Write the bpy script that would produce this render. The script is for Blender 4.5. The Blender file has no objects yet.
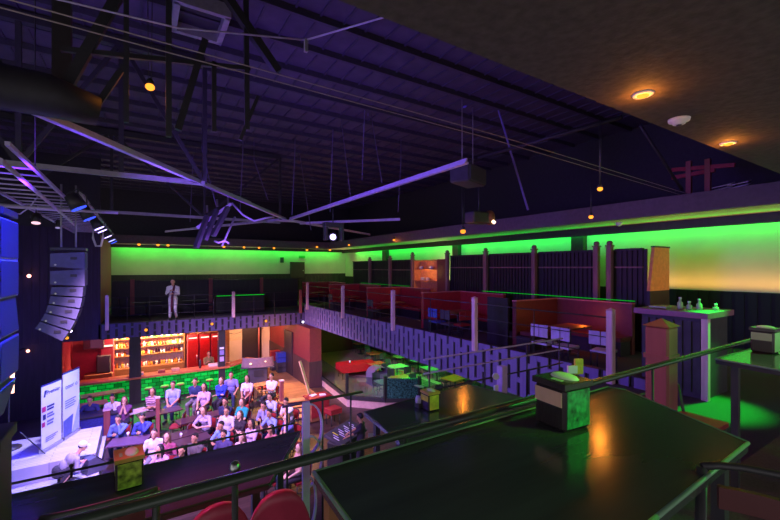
import bpy, bmesh, math, random
from mathutils import Vector, Matrix
random.seed(11)
PI = math.pi
SC = bpy.context.scene
COL = SC.collection
C = 6.3                       # eye height above the ground floor
F = 397.0; CX = 390.0; CY = 268.0
FWD = Vector((.533, .846)).normalized(); RGT = Vector((FWD.y, -FWD.x))

def ray(x, y):
    t = (x-CX)/F
    return Vector((FWD.x+t*RGT.x, FWD.y+t*RGT.y, (CY-y)/F))
def pz(x, y, z):
    r = ray(x, y); s = (z-C)/r.z
    return Vector((r.x*s, r.y*s, z))
def pX(x, y, X):
    r = ray(x, y); s = X/r.x
    return Vector((X, r.y*s, C+r.z*s))
def pY(x, y, Y):
    r = ray(x, y); s = Y/r.y
    return Vector((r.x*s, Y, C+r.z*s))
def pd(x, y, d):
    r = ray(x, y)
    return Vector((r.x*d, r.y*d, C+r.z*d))

# ------------------------------------------------------------------ materials
def lin(c):
    out = []
    for v in c:
        v = v/255.0
        out.append(v/12.92 if v <= .04045 else ((v+.055)/1.055)**2.4)
    return (*out, 1.0)
MATS = {}
def mat(name, rgb, rough=.6, metal=0., spec=.5, var=.12, scale=9., bump=0., emit=0., trans=0., kind=None):
    if name in MATS: return MATS[name]
    m = bpy.data.materials.new(name); m.use_nodes = True
    nt = m.node_tree; b = nt.nodes['Principled BSDF']
    col = lin(rgb)
    b.inputs['Roughness'].default_value = rough
    b.inputs['Metallic'].default_value = metal
    b.inputs['Specular IOR Level'].default_value = spec
    tc = nt.nodes.new('ShaderNodeTexCoord')
    nz = nt.nodes.new('ShaderNodeTexNoise'); nz.inputs['Scale'].default_value = scale
    nz.inputs['Detail'].default_value = 3.
    src = 'Object'
    mp = nt.nodes.new('ShaderNodeMapping')
    nt.links.new(tc.outputs[src], mp.inputs['Vector'])
    nt.links.new(mp.outputs['Vector'], nz.inputs['Vector'])
    if kind == 'wood': mp.inputs['Scale'].default_value = (1., 1., .12)
    if kind == 'woodx': mp.inputs['Scale'].default_value = (.12, 1., 1.)
    if kind == 'woody': mp.inputs['Scale'].default_value = (1., .12, 1.)
    cr = nt.nodes.new('ShaderNodeValToRGB')
    lo = tuple(max(0, c*(1-var)) for c in col[:3])+(1,)
    hi = tuple(min(1, c*(1+var)) for c in col[:3])+(1,)
    cr.color_ramp.elements[0].color = lo; cr.color_ramp.elements[0].position = .3
    cr.color_ramp.elements[1].color = hi; cr.color_ramp.elements[1].position = .7
    nt.links.new(nz.outputs['Fac'], cr.inputs['Fac'])
    nt.links.new(cr.outputs['Color'], b.inputs['Base Color'])
    if kind == 'planks' or kind == 'brick':
        bt = nt.nodes.new('ShaderNodeTexBrick')
        bt.inputs['Scale'].default_value = 1.
        bt.inputs['Brick Width'].default_value = 1.6 if kind == 'planks' else .24
        bt.inputs['Row Height'].default_value = .12 if kind == 'planks' else .16
        bt.inputs['Mortar Size'].default_value = .006
        bt.inputs['Color1'].default_value = lo; bt.inputs['Color2'].default_value = hi
        bt.inputs['Mortar'].default_value = tuple(c*.35 for c in col[:3])+(1,)
        nt.links.new(mp.outputs['Vector'], bt.inputs['Vector'])
        if kind == 'brick': mp.inputs['Rotation'].default_value = (PI/2, 0, 0)
        nt.links.new(bt.outputs['Color'], b.inputs['Base Color'])
    if bump:
        bp = nt.nodes.new('ShaderNodeBump'); bp.inputs['Strength'].default_value = bump
        bp.inputs['Distance'].default_value = .01
        nt.links.new(nz.outputs['Fac'], bp.inputs['Height']); nt.links.new(bp.outputs['Normal'], b.inputs['Normal'])
    if emit:
        b.inputs['Emission Strength'].default_value = emit
        nt.links.new(cr.outputs['Color'], b.inputs['Emission Color'])
    if trans:
        b.inputs['Transmission Weight'].default_value = trans
    MATS[name] = m
    return m
def lamp_mat(name, rgb, strength):
    if name in MATS: return MATS[name]
    m = bpy.data.materials.new(name); m.use_nodes = True
    nt = m.node_tree; nt.nodes.clear()
    e = nt.nodes.new('ShaderNodeEmission'); o = nt.nodes.new('ShaderNodeOutputMaterial')
    e.inputs['Color'].default_value = lin(rgb); e.inputs['Strength'].default_value = strength
    nt.links.new(e.outputs[0], o.inputs[0]); MATS[name] = m
    return m
def glass_mat(name, rgb, amount=.15, rough=.05):
    if name in MATS: return MATS[name]
    m = bpy.data.materials.new(name); m.use_nodes = True
    nt = m.node_tree; nt.nodes.clear()
    t = nt.nodes.new('ShaderNodeBsdfTransparent'); g = nt.nodes.new('ShaderNodeBsdfGlossy')
    g.inputs['Roughness'].default_value = rough; g.inputs['Color'].default_value = lin(rgb)
    t.inputs['Color'].default_value = lin(tuple(min(255, 190+c*.25) for c in rgb))
    mx = nt.nodes.new('ShaderNodeMixShader'); mx.inputs[0].default_value = amount
    o = nt.nodes.new('ShaderNodeOutputMaterial')
    nt.links.new(t.outputs[0], mx.inputs[1]); nt.links.new(g.outputs[0], mx.inputs[2]); nt.links.new(mx.outputs[0], o.inputs[0])
    MATS[name] = m
    return m
def glassblock_mat(name, rgb, strength):
    """back-lit glass blocks: brick grid, uneven glow"""
    m = bpy.data.materials.new(name); m.use_nodes = True
    nt = m.node_tree; b = nt.nodes['Principled BSDF']
    tc = nt.nodes.new('ShaderNodeTexCoord'); mp = nt.nodes.new('ShaderNodeMapping')
    mp.inputs['Rotation'].default_value = (PI/2, 0, 0)
    nt.links.new(tc.outputs['Object'], mp.inputs['Vector'])
    bt = nt.nodes.new('ShaderNodeTexBrick'); bt.inputs['Scale'].default_value = 1.
    bt.inputs['Brick Width'].default_value = .3; bt.inputs['Row Height'].default_value = .17
    bt.inputs['Mortar Size'].default_value = .012
    c = lin(rgb)
    bt.inputs['Color1'].default_value = c; bt.inputs['Color2'].default_value = tuple(v*.22 for v in c[:3])+(1,)
    bt.inputs['Mortar'].default_value = tuple(v*.08 for v in c[:3])+(1,)
    nt.links.new(mp.outputs['Vector'], bt.inputs['Vector'])
    nt.links.new(bt.outputs['Color'], b.inputs['Base Color'])
    nt.links.new(bt.outputs['Color'], b.inputs['Emission Color'])
    b.inputs['Emission Strength'].default_value = strength; b.inputs['Roughness'].default_value = .2
    MATS[name] = m
    return m

# ------------------------------------------------------------------ mesh builder
class MB:
    def __init__(s): s.v = []; s.f = []; s.sm = []
    def add(s, vs, fs, smooth=False):
        o = len(s.v); s.v += [Vector(v) for v in vs]
        for f in fs: s.f.append([i+o for i in f]); s.sm.append(smooth)
        return s
    def box(s, x0, x1, y0, y1, z0, z1):
        return s.add([(x0,y0,z0),(x1,y0,z0),(x1,y1,z0),(x0,y1,z0),(x0,y0,z1),(x1,y0,z1),(x1,y1,z1),(x0,y1,z1)],
              [(0,3,2,1),(4,5,6,7),(0,1,5,4),(1,2,6,5),(2,3,7,6),(3,0,4,7)])
    def cbox(s, c, size, rot=None):
        """box with chamfered edges, centre c, optional 3x3 rotation"""
        hx, hy, hz = (d/2 for d in size); ch = min(hx, hy, hz)*.18
        bm = bmesh.new(); bmesh.ops.create_cube(bm, size=2.)
        for v in bm.verts: v.co = Vector((v.co.x*hx, v.co.y*hy, v.co.z*hz))
        bmesh.ops.bevel(bm, geom=bm.edges[:], offset=ch, segments=1, affect='EDGES', profile=.5)
        bm.verts.index_update()
        R = rot or Matrix.Identity(3)
        vs = [R @ v.co + Vector(c) for v in bm.verts]; fs = [[v.index for v in f.verts] for f in bm.faces]
        bm.free()
        return s.add(vs, fs)
    def frame_of(s, d):
        d = d.normalized(); u = d.cross(Vector((0,0,1)))
        if u.length < 1e-3: u = Vector((1,0,0))
        u.normalize(); w = u.cross(d); return u, w
    def cyl(s, p0, p1, r, n=10, r2=None, smooth=True):
        p0 = Vector(p0); p1 = Vector(p1); r2 = r if r2 is None else r2
        u, w = s.frame_of(p1-p0); vs = []
        for p, q in ((p0, r), (p1, r2)):
            for i in range(n):
                a = 2*PI*i/n; vs.append(p+(u*math.cos(a)+w*math.sin(a))*q)
        fs = [(i, (i+1) % n, n+(i+1) % n, n+i) for i in range(n)]
        s.add(vs, fs, smooth)
        o = len(s.v)-2*n
        s.f.append([o+i for i in range(n)][::-1]); s.sm.append(False)
        s.f.append([o+n+i for i in range(n)]); s.sm.append(False)
        return s
    def tube(s, pts, r, n=8):
        pts = [Vector(p) for p in pts]; rings = []
        for i, p in enumerate(pts):
            d = (pts[min(i+1, len(pts)-1)]-pts[max(i-1, 0)])
            u, w = s.frame_of(d); rr = r[i] if isinstance(r, (list, tuple)) else r
            rings.append([p+(u*math.cos(2*PI*k/n)+w*math.sin(2*PI*k/n))*rr for k in range(n)])
        vs = [v for q in rings for v in q]; fs = []
        for i in range(len(pts)-1):
            for k in range(n): fs.append((i*n+k, i*n+(k+1) % n, (i+1)*n+(k+1) % n, (i+1)*n+k))
        s.add(vs, fs, True); o = len(s.v)-len(vs)
        s.f.append([o+k for k in range(n)][::-1]); s.sm.append(False)
        s.f.append([o+(len(pts)-1)*n+k for k in range(n)]); s.sm.append(False)
        return s
    def bar(s, p0, p1, w, h):
        """rectangular bar between points: w sideways, h upwards"""
        p0 = Vector(p0); p1 = Vector(p1); u, q = s.frame_of(p1-p0); vs = []
        for p in (p0, p1):
            vs += [p-u*w/2-q*h/2, p+u*w/2-q*h/2, p+u*w/2+q*h/2, p-u*w/2+q*h/2]
        return s.add(vs, [(3,2,1,0),(4,5,6,7),(0,1,5,4),(1,2,6,5),(2,3,7,6),(3,0,4,7)])
    def ell(s, c, rx, ry, rz, n=12, m=8, R=None):
        vs = []; fs = []; c = Vector(c); R = R or Matrix.Identity(3)
        vs.append(c+R@Vector((0,0,-rz)))
        for j in range(1, m):
            a = -PI/2+PI*j/m
            for i in range(n):
                b = 2*PI*i/n
                vs.append(c+R@Vector((rx*math.cos(a)*math.cos(b), ry*math.cos(a)*math.sin(b), rz*math.sin(a))))
        vs.append(c+R@Vector((0,0,rz))); L = len(vs)-1
        for i in range(n):
            fs.append((0, 1+(i+1) % n, 1+i)); fs.append((L, L-n+i, L-n+(i+1) % n))
        for j in range(m-2):
            for i in range(n):
                fs.append((1+j*n+i, 1+j*n+(i+1) % n, 1+(j+1)*n+(i+1) % n, 1+(j+1)*n+i))
        return s.add(vs, fs, True)
    def cone(s, p0, p1, r0, r1, n=12):
        """round cone (capsule with two radii)"""
        s.cyl(p0, p1, r0, n, r1); s.ell(p0, r0, r0, r0, n, 6); s.ell(p1, r1, r1, r1, n, 6); return s
    def lathe(s, prof, c=(0,0,0), n=12, smooth=True):
        c = Vector(c); vs = []; fs = []
        for r, z in prof:
            for i in range(n):
                a = 2*PI*i/n; vs.append(c+Vector((r*math.cos(a), r*math.sin(a), z)))
        for j in range(len(prof)-1):
            for i in range(n): fs.append((j*n+i, j*n+(i+1) % n, (j+1)*n+(i+1) % n, (j+1)*n+i))
        fs.append(list(range(n))[::-1]); fs.append([(len(prof)-1)*n+i for i in range(n)])
        return s.add(vs, fs, smooth)
    def prism(s, poly, z0, z1):
        n = len(poly); A = sum(poly[i][0]*poly[(i+1) % n][1]-poly[(i+1) % n][0]*poly[i][1] for i in range(n))
        if A < 0: poly = poly[::-1]
        vs = [(x, y, z0) for x, y in poly]+[(x, y, z1) for x, y in poly]
        fs = [list(range(n))[::-1], list(range(n, 2*n))]+[(i, (i+1) % n, n+(i+1) % n, n+i) for i in range(n)]
        return s.add(vs, fs)
    def plate(s, pts, th):
        """polygon given by 3-D points, extruded by thickness th along its normal"""
        pts = [Vector(p) for p in pts]; nrm = (pts[1]-pts[0]).cross(pts[2]-pts[0]).normalized()*th
        n = len(pts); vs = pts+[p+nrm for p in pts]
        fs = [list(range(n))[::-1], list(range(n, 2*n))]+[(i, (i+1) % n, n+(i+1) % n, n+i) for i in range(n)]
        return s.add(vs, fs)
    def build(s, name, m, parent=None, label=None):
        off = Vector((0,0,0))
        if parent is None:
            lo = Vector([min(v[i] for v in s.v) for i in range(3)]); hi = Vector([max(v[i] for v in s.v) for i in range(3)])
            off = Vector(((lo.x+hi.x)/2, (lo.y+hi.y)/2, lo.z))
        elif parent in WORLD: off = WORLD[parent]
        me = bpy.data.meshes.new(name)
        me.from_pydata([v-off for v in s.v], [], s.f)
        me.polygons.foreach_set('use_smooth', s.sm)
        me.materials.append(m); me.update()
        o = bpy.data.objects.new(name, me); COL.objects.link(o)
        if parent is None: o.location = off
        else:
            o.parent = parent
            if parent in WORLD: WORLD[o] = off
        if label: o['label'] = label
        return o
WORLD = {}
LABELS = []
def tag(o, label, cat, group=None, kind=None):
    o['label'] = label; o['category'] = cat
    if group: o['group'] = group
    if kind: o['kind'] = kind
    LABELS.append((label, group)); return o
def thing(name, label, cat, loc, rotz=0, group=None, world=False):
    o = bpy.data.objects.new(name, None); COL.objects.link(o); o.empty_display_size = .1
    o.location = loc; o.rotation_euler = (0, 0, rotz)
    if world: WORLD[o] = Vector(loc)
    return tag(o, label, cat, group)
def struct(name, mb, m):
    o = mb.build(name, m); o['kind'] = 'structure'; return o
def kids(o): return [c for c in KIDS.get(o, [])]
def dup(root, loc, rotz, label, group=None, mats=None):
    """copy a thing with its parts and sub-parts; mats maps part name -> material"""
    r = root.copy(); COL.objects.link(r); r.location = loc; r.rotation_euler = (0, 0, rotz)
    r['label'] = label; LABELS.append((label, group))
    if group: r['group'] = group
    elif 'group' in r.keys(): del r['group']
    def rec(src, dst):
        for ch in list(src.children):
            c = ch.copy(); COL.objects.link(c); c.parent = dst
            setm(c, ch.name.split('.')[0], mats); rec(ch, c)
    rec(root, r); return r
def setm(o, nm, mats):
    if mats and nm in mats and o.type == 'MESH':
        o.material_slots[0].link = 'OBJECT'; o.material_slots[0].material = mats[nm]
def hide_proto(root):
    def rec(o):
        for c in list(o.children): rec(c)
        bpy.data.objects.remove(o)
    l = root['label']; rec(root)
    for i, (a, b) in enumerate(LABELS):
        if a == l: LABELS.pop(i); break
def light(kind, name, loc, rgb, power, size=.1, target=None, spot=60, blend=.6, size_y=None):
    l = bpy.data.lights.new(name, kind); l.energy = power
    c = lin(rgb); l.color = c[:3]
    if kind == 'AREA':
        l.size = size
        if size_y: l.shape = 'RECTANGLE'; l.size_y = size_y
    elif kind in ('POINT', 'SPOT'): l.shadow_soft_size = size
    if kind == 'SPOT': l.spot_size = math.radians(spot); l.spot_blend = blend
    o = bpy.data.objects.new(name, l); COL.objects.link(o); o.location = loc
    if target is not None:
        o.rotation_euler = (Vector(target)-Vector(loc)).to_track_quat('-Z', 'Y').to_euler()
    return o

# ------------------------------------------------------------------ palette
K_wall   = mat('painted plaster cream', (196,190,170), .8, var=.05, scale=1.5)
K_black  = mat('black painted wood', (46,44,44), .55, var=.2, kind='wood')
K_blackm = mat('black metal', (58,57,60), .45, .2)
K_top    = mat('black lacquered table top', (66,66,68), .17, 0, .5, var=.2, scale=9., bump=.1, kind='woodx')
K_edge   = mat('table edging tinted by green reflection', (110,150,118), .35, 0.)  # green reflection along the edge is put into the base colour
K_dark   = mat('dark charcoal panel', (66,62,70), .7, var=.2, scale=4)
K_floor  = mat('dark wooden boards', (66,48,44), .45, var=.25, kind='planks')
K_carpet = mat('dark carpet', (64,60,62), .95, var=.3, scale=60)
K_fasc2  = mat('violet slats darkened against spill', (86,74,116), .65, var=.12, kind='wood')  # darker copy of the wing slats, offsets stray crowd light in colour
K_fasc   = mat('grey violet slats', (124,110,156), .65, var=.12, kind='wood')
K_roof   = mat('grey roof deck', (76,68,88), .8, var=.2, scale=2.)
K_steel  = mat('painted steel grey', (150,145,155), .5, .1)
K_truss  = mat('dark roof steel', (52,48,56), .6, .1)
K_post   = mat('pale wooden post', (222,186,190), .6, var=.2, kind='wood')
K_screen = mat('near black screen slats', (34,31,32), .6, var=.3, kind='wood')
K_scrpost= mat('grey brown stained wood', (128,96,92), .55, var=.2, kind='wood')
K_redpost= mat('reddish stained wood', (150,80,76), .55, var=.2, kind='wood')
K_brown  = mat('brown side wall paint', (140,84,80), .7)
K_redwall= mat('red painted wall', (160,52,70), .7, var=.08)
K_redlea = mat('red leatherette', (150,40,44), .45, var=.15)
K_maroon = mat('maroon leatherette', (165,50,76), .42, var=.12)
K_white  = mat('white paint', (225,222,225), .6, var=.04)
K_cream  = mat('beige plaster', (236,214,196), .8, var=.05, scale=1.5)
K_chrome = mat('brushed steel', (180,180,185), .3, 1.)
K_woodm  = mat('mid brown wood', (140,92,58), .5, var=.3, kind='woodx')
K_pink   = mat('pale concrete kerb', (196,160,150), .8, var=.1)
K_array  = mat('grey speaker cabinet', (80,80,102), .55)
K_grille = mat('dark speaker grille', (70,70,85), .7, var=.3, scale=120)
K_blue   = mat('blue plastic', (50,70,170), .5)
K_lilac  = mat('lilac vinyl pad', (190,175,215), .5)
K_amberlamp = lamp_mat('amber bulb', (255,150,48), 2.2)
K_amberdim  = lamp_mat('amber small bulb', (255,150,45), 1.7)
K_greenled  = lamp_mat('green led', (20,255,60), .55)
K_glass  = glass_mat('clear glass', (220,230,225), .12)
K_tglass = glass_mat('tinted glass panel', (150,190,170), .22)
# ================================================================== SETTING
ZW = 4.0; ZF = 3.75; ZN = 4.56            # wing floor, far balcony floor, raised tier by the camera
FY = 22.0; WX = 8.1                        # far balcony edge, wing edge
WALLX = 14.5; WALLY = 30.0
# ---- floors and slabs
struct('floor', MB().box(-10, 15, 1, 31, -.2, 0), K_floor)
struct('floor', MB().box(-1.6, WALLX+.2, FY, WALLY+.2, 3.1, ZF), K_carpet)      # far balcony
struct('floor', MB().prism([(WX,2.2),(WALLX+.2,2.2),(WALLX+.2,FY),(WX,FY)], 3.1, ZW), K_carpet)   # wing
struct('floor', MB().box(11.75, WALLX+.2, 5.3, WALLY-.5, ZW, 4.6), K_carpet)    # raised strip behind the screens
struct('floor', MB().box(-1.6, WX, -2.5, 3.2, 3.55, ZW), K_carpet)              # lower tier by the camera
struct('floor', MB().box(-1.0, 9., -2.5, 1.33, ZW, ZN), K_carpet)               # upper tier by the camera
struct('floor', MB().box(WX, WALLX+.2, -2.5, 2.2, 3.55, ZW), K_carpet)
# ---- kerbs carrying the slatted fascias
def fascia_slats(mb, a, b, z0, z1, nrm):
    a = Vector(a); b = Vector(b); L = (b-a).length; d = (b-a)/L; n = Vector(nrm)
    k = int(L/.3); st = L/k
    H = z1-z0
    for i in range(k):
        c = a+d*(st*(i+.5))
        w = st*.66
        def slab(off, ww, za, zb, dep):
            p = c+d*off
            q0 = p-d*ww/2; q1 = p+d*ww/2; o0 = n*.02; o1 = n*dep
            vs = [q0+o0, q1+o0, q1+o1, q0+o1]
            mb.add([(v.x, v.y, za) for v in vs]+[(v.x, v.y, zb) for v in vs],
                   [(0,3,2,1),(4,5,6,7),(0,1,5,4),(1,2,6,5),(2,3,7,6),(3,0,4,7)])
        slab(0, w, z0, z1, .06)
        # short bridging blocks at alternating heights between neighbouring slats
        zz = z0+H*(.66 if i % 2 else .30)
        slab(st/2, st*.45, zz, zz+H*.12, .055)
        if i % 2 == 0: slab(st/2, st*.45, z0+H*.88, z1, .055)
        else: slab(st/2, st*.45, z0, z0+H*.10, .055)
mb = MB().box(WX-.02, WX+.12, 3.4, FY, 3.08, 4.2); o = struct('trim_1', mb, K_black)
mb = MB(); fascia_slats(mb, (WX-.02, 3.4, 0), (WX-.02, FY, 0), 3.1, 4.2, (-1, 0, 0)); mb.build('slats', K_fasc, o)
o['kind'] = 'structure'
# re-parent slats correctly: struct origin is the kerb's base centre
for ch in o.children: ch.location = -o.location
mb = MB().box(-1.5, WX+.1, FY-.05, FY+.08, 3.08, ZF+.02); o = struct('trim_2', mb, K_black)
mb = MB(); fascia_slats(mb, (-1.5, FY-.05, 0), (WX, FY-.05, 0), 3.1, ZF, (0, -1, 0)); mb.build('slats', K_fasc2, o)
for ch in o.children: ch.location = -o.location
# ---- far wall: pale upper band, dark panelled lower part
zt = C+1.40
struct('wall_back', MB().box(-1.6, WALLX+.2, WALLY, WALLY+.2, C-.44, zt), K_wall)
mb = MB().box(-1.6, WALLX+.2, WALLY-.02, WALLY+.2, 3.1, C-.44)
for i in range(60): mb.box(-1.5+i*.26, -1.5+i*.26+.2, WALLY-.05, WALLY-.02, ZF, C-.46)
struct('baseboard_back', mb, K_black)
struct('wall_back_upper', MB().box(-6.5, WALLX+.7, WALLY+.3, WALLY+.5, C+1.4, C+5.3), K_truss)
# ---- right wall
struct('wall_right', MB().box(WALLX, WALLX+.2, -2.5, WALLY, C-.68, zt), K_wall)
mb = MB().box(WALLX-.02, WALLX+.2, -2.5, WALLY, 3.1, C-.68)
for i in range(110): mb.box(WALLX-.05, WALLX-.02, -2+i*.28, -2+i*.28+.2, ZW, C-.70)
struct('baseboard_right', mb, mat('near black dado', (30,28,30), .7))
struct('wall_right_upper', MB().box(WALLX+.5, WALLX+.7, -2.5, WALLY+.5, C+1.4, C+5.3), K_truss)
for i, (y, w) in enumerate(((9.1, .5), (16.1, .45), (23.4, .5))):
    struct('trim_%d' % (3+i), MB().box(WALLX-.25, WALLX+.05, y-w/2, y+w/2, ZW, zt), K_black)
# ---- soffits with bulkhead and the beam along the wall
def soffit(x0, x1, y0, y1, z): return MB().box(x0, x1, y0, y1, z, z+.12)
struct('ceiling', soffit(12.0, WALLX+.5, 1.9, WALLY+.3, C+1.46), K_wall)
struct('trim_6', MB().box(11.85, 12.0, 1.9, 27.5, C+1.42, C+1.9), mat('mauve bulkhead paint', (96,82,96), .7))
struct('trim_7', MB().box(13.95, 14.1, 1.0, WALLY-.5, C+1.2, C+1.46), K_black)
struct('ceiling', soffit(-1.6, 12.0, 27.5, WALLY+.3, C+1.46), K_wall)
struct('trim_8', MB().box(-1.6, 12.0, 27.35, 27.5, C+1.42, C+1.9), mat('mauve bulkhead paint', (96,82,96), .7))
struct('trim_9', MB().box(-1.6, 14.0, WALLY-.6, WALLY-.5, C+1.27, C+1.46), K_black)
# ---- wall left of the far balcony and its return
struct('wall_left_upper', MB().box(-9, -1.5, FY, FY+.2, C+1.75, C+5.2), K_truss)
mb = MB().box(-9, -1.5, FY, FY+.2, 3.1, C+1.75)
for i in range(30): mb.box(-1.62-i*.25, -1.62-i*.25+.05, FY-.03, FY, 3.1, C+1.75)
struct('wall_left', mb, mat('dark violet boards', (58,44,74), .75, var=.2, kind='wood'))
struct('wall_stage', MB().box(-9.2, -9, 7.5, FY+.2, -.2, C+5.2), mat('black stage drape', (40,36,44), .9, var=.3, kind='wood'))
struct('wall_left_return', MB().box(-1.7, -1.5, FY+.2, WALLY+.1, 3.1, C+1.5), K_brown)
struct('wall_left_lower', MB().box(-9, -2.85, FY-.02, FY+.2, 0, 3.1), mat('dark violet boards', (58,44,74), .75))
# ---- ground floor beneath the far balcony: red wall, beige wall, red return with wainscot
struct('wall_bar_red', MB().box(-2.9, -1.25, 25.2, 25.4, 0, 3.1), K_redwall)
struct('wall_bar_left', MB().box(-3.05, -2.85, FY, 25.3, 0, 3.1), K_redwall)
struct('wall_bar_back', MB().box(-1.3, 4.6, 25.6, 25.8, 0, 3.1), mat('warm ochre wall', (210,150,100), .7))
struct('wall_lobby', MB().box(4.4, 9.0, 27.5, 27.7, 0, 3.1), K_cream)
mb = MB().box(7.55, 8.2, 19.9, 27.5, 1.35, 3.1)
struct('wall_lobby_right', mb, mat('brick red paint', (124,42,46), .7))
struct('floor_landing', MB().box(5.1, 7.5, 17.9, 26.5, 0, .012), mat('tan wooden boards', (158,118,80), .5, var=.2, kind='planks'))
struct('baseboard_lobby_right', MB().box(7.52, 8.23, 19.87, 27.5, 0, 1.35), mat('dark wainscot', (74,48,46), .6, var=.15, kind='wood'))
dk = mat('dark door paint', (52,40,44), .5)
d = struct('door_1', MB().cbox((7.51, 23.3, 1.3), (.08, 1.5, 2.5)), dk)
d = struct('door_2', MB().cbox((6.35, 27.46, 1.35), (1.25, .1, 2.7)), dk)
d = struct('door_3', MB().cbox((10.35, 29.93, C-.15), (1.15, .12, 1.25)), mat('dark door paint', (52,40,44), .5))
mb = MB().cyl((10.8, 29.85, C-.2), (10.8, 29.80, C-.2), .04); h = mb.build('door_handle', K_chrome, None)
h.parent = d; h.location = h.location-d.location
struct('wall_wing_back', MB().box(WALLX, WALLX+.2, 2, 30, 0, 3.1), K_dark)
struct('wall_terrace_back', MB().box(8.2, WALLX, 26.3, 26.5, 0, 3.1), mat('dark red brown paint', (96,52,46), .7))
# dark columns carrying the far balcony
struct('trim_10', MB().box(-.42, .05, 21.98, 22.35, 0, 3.1), K_black)
col = struct('trim_11', MB().box(3.42, 3.75, 21.98, 22.3, 0, 3.1), K_black)
for (y, z, c) in ((0, 2.16, (230,235,255)), (0, 1.93, (140,130,190)), (0, 1.60, (190,170,220))):
    s = MB().cbox((3.58, 21.97, z), (.2, .02, .24 if z < 2 else .1)).build('notice_sheet', mat('notice %d' % c[0], c, .6), None)
    tag(s, {2.16: 'small white sign high on the black column right of the bar',
            1.93: 'upper violet notice on the black column right of the bar',
            1.60: 'lower lilac notice on the black column right of the bar'}[z], 'notice', 'notices on the bar column')
# ---- near ceiling above the camera and the roof over the hall
struct('ceiling', MB().box(-4, WALLX+.5, -3, 1.9, C+1.4, C+1.9), mat('dark textured ceiling paint', (84,72,66), .85, var=.25, scale=14, bump=.6))
struct('ceiling', MB().box(-10, WALLX+.7, 1.9, WALLY+.5, C+5.0, C+5.2), K_roof)
# near edge of the roof void
struct('wall_void', MB().box(-10, WALLX+.7, 1.75, 1.9, C+1.9, C+5.2), K_dark)
mb = MB()
for i in range(9): mb.box(-9, 14.8, 3.0+i*1.1-.04, 3.0+i*1.1+.04, C+4.86, C+5.0)
for i in range(16): mb.box(-9, 14.8, 13+i*1.1-.04, 13+i*1.1+.04, C+4.86, C+5.0)
for i in range(46): mb.box(-9+i*.5, -9+i*.5+.04, 2, 30, C+4.96, C+5.0)
struct('trim_12', mb, mat('roof purlin steel', (64,57,76), .7))
# ---- roof trusses
def truss(y, x0, x1, lab, zb=C+2.0, ztp=C+4.85, ns=8, first=-8.4):
    t = thing('roof_truss', lab, 'roof truss', (0, y, zb), 0, None, True)
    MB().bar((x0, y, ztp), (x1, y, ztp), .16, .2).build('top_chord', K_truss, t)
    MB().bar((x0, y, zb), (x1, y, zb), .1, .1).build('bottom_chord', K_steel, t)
    st = (x1-x0)/ns
    for i in range(ns+1):
        x = x0+st*i
        MB().bar((x, y, zb), (x, y, ztp), .09, .09).build('upright', K_truss, t)
        if i < ns:
            a, b = (x, x+st) if i % 2 else (x+st, x)
            MB().bar((a, y, zb), (b, y, ztp), .08, .08).build('diagonal', K_truss, t)
    return t
truss(10.3, -6.9, 1.3, 'nearer roof truss, its violet lit bottom chord crossing above the ladder frame', ns=5)
truss(17.3, -6.9, 5.2, 'further roof truss, level with the end of the row of stage lamps', ns=4)
# thick dark columns of the nearest truss
MBs = MB().box(-1.0, -.80, 6.9, 7.1, C+2.1, C+4.9)
o = MBs.build('hanging_column', K_truss); tag(o, 'thick dark steel column hanging from the roof at upper left', 'column')
o = MB().box(-.18, -.12, 6.2, 6.26, C+1.9, C+5.0).build('hanging_column', K_truss); tag(o, 'thin dark steel column left of the hanging amber bulb', 'column')
o = MB().box(.30, .37, 6.2, 6.27, C+1.8, C+5.0).build('hanging_column', K_truss); tag(o, 'thin dark steel column just right of the hanging amber bulb', 'column')
for (a, b, w, l) in (((60,49),(250,69),.06,'long level roof brace crossing behind the thin columns'),((214,62),(214,132),.06,'thin dark upright roof brace below the roof hatch'),((246,-4),(247,130),.07,'long thin dark upright roof brace right of the roof hatch'),((258,96),(240,140),.05,'small slanting roof brace right of the long upright brace'),((118,-4),(68,84),.12,'thick dark slanting roof brace left of the amber bulb'),
                     ((124,66),(94,110),.07,'short thin slanting roof brace beside the thin column'),
                     ((205,40),(178,130),.09,'dark slanting roof brace right of the two thin columns'),
                     ((225,-6),(278,72),.12,'dark slanting roof brace to the right of the roof hatch')):
    o = MB().bar(pY(*a, 6.4), pY(*b, 6.4), w, w).build('roof_brace', K_truss); tag(o, l, 'brace', 'braces by the amber bulb')
# horizontal bracing in the plane of the bottom chords, lit violet
ZB = C+2.0
P0 = pz(286, 220, ZB); P1 = pz(35, 113, ZB); P2 = Vector((P0.x+.1, 5.6, ZB))
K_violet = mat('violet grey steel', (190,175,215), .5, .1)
def brace(a, b, w, h, l, plate=None):
    t = thing('wind_brace', l, 'brace', a, 0, None, True)
    MB().bar(a, b, w, h).build('flange', K_violet, t)
    MB().bar(Vector(a)+Vector((0,0,.05)), Vector(b)+Vector((0,0,.05)), .03, .07).build('web', K_violet, t)
    if plate is not None: MB().prism([(plate.x-.5, plate.y-.1),(plate.x-.1,plate.y-.4),(plate.x+.4,plate.y-.3),(plate.x+.45,plate.y+.2),(plate.x-.1,plate.y+.35)], ZB-.05, ZB-.03).build('gusset_plate', K_violet, t)
    return t
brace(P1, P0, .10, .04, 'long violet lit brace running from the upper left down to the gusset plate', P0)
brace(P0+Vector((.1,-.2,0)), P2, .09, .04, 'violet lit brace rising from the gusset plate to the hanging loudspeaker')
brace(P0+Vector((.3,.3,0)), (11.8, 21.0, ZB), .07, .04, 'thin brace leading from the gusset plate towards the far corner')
brace(pz(400,220,ZB), pz(300,224,ZB), .06, .04, 'thin level brace right of the gusset plate')
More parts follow.
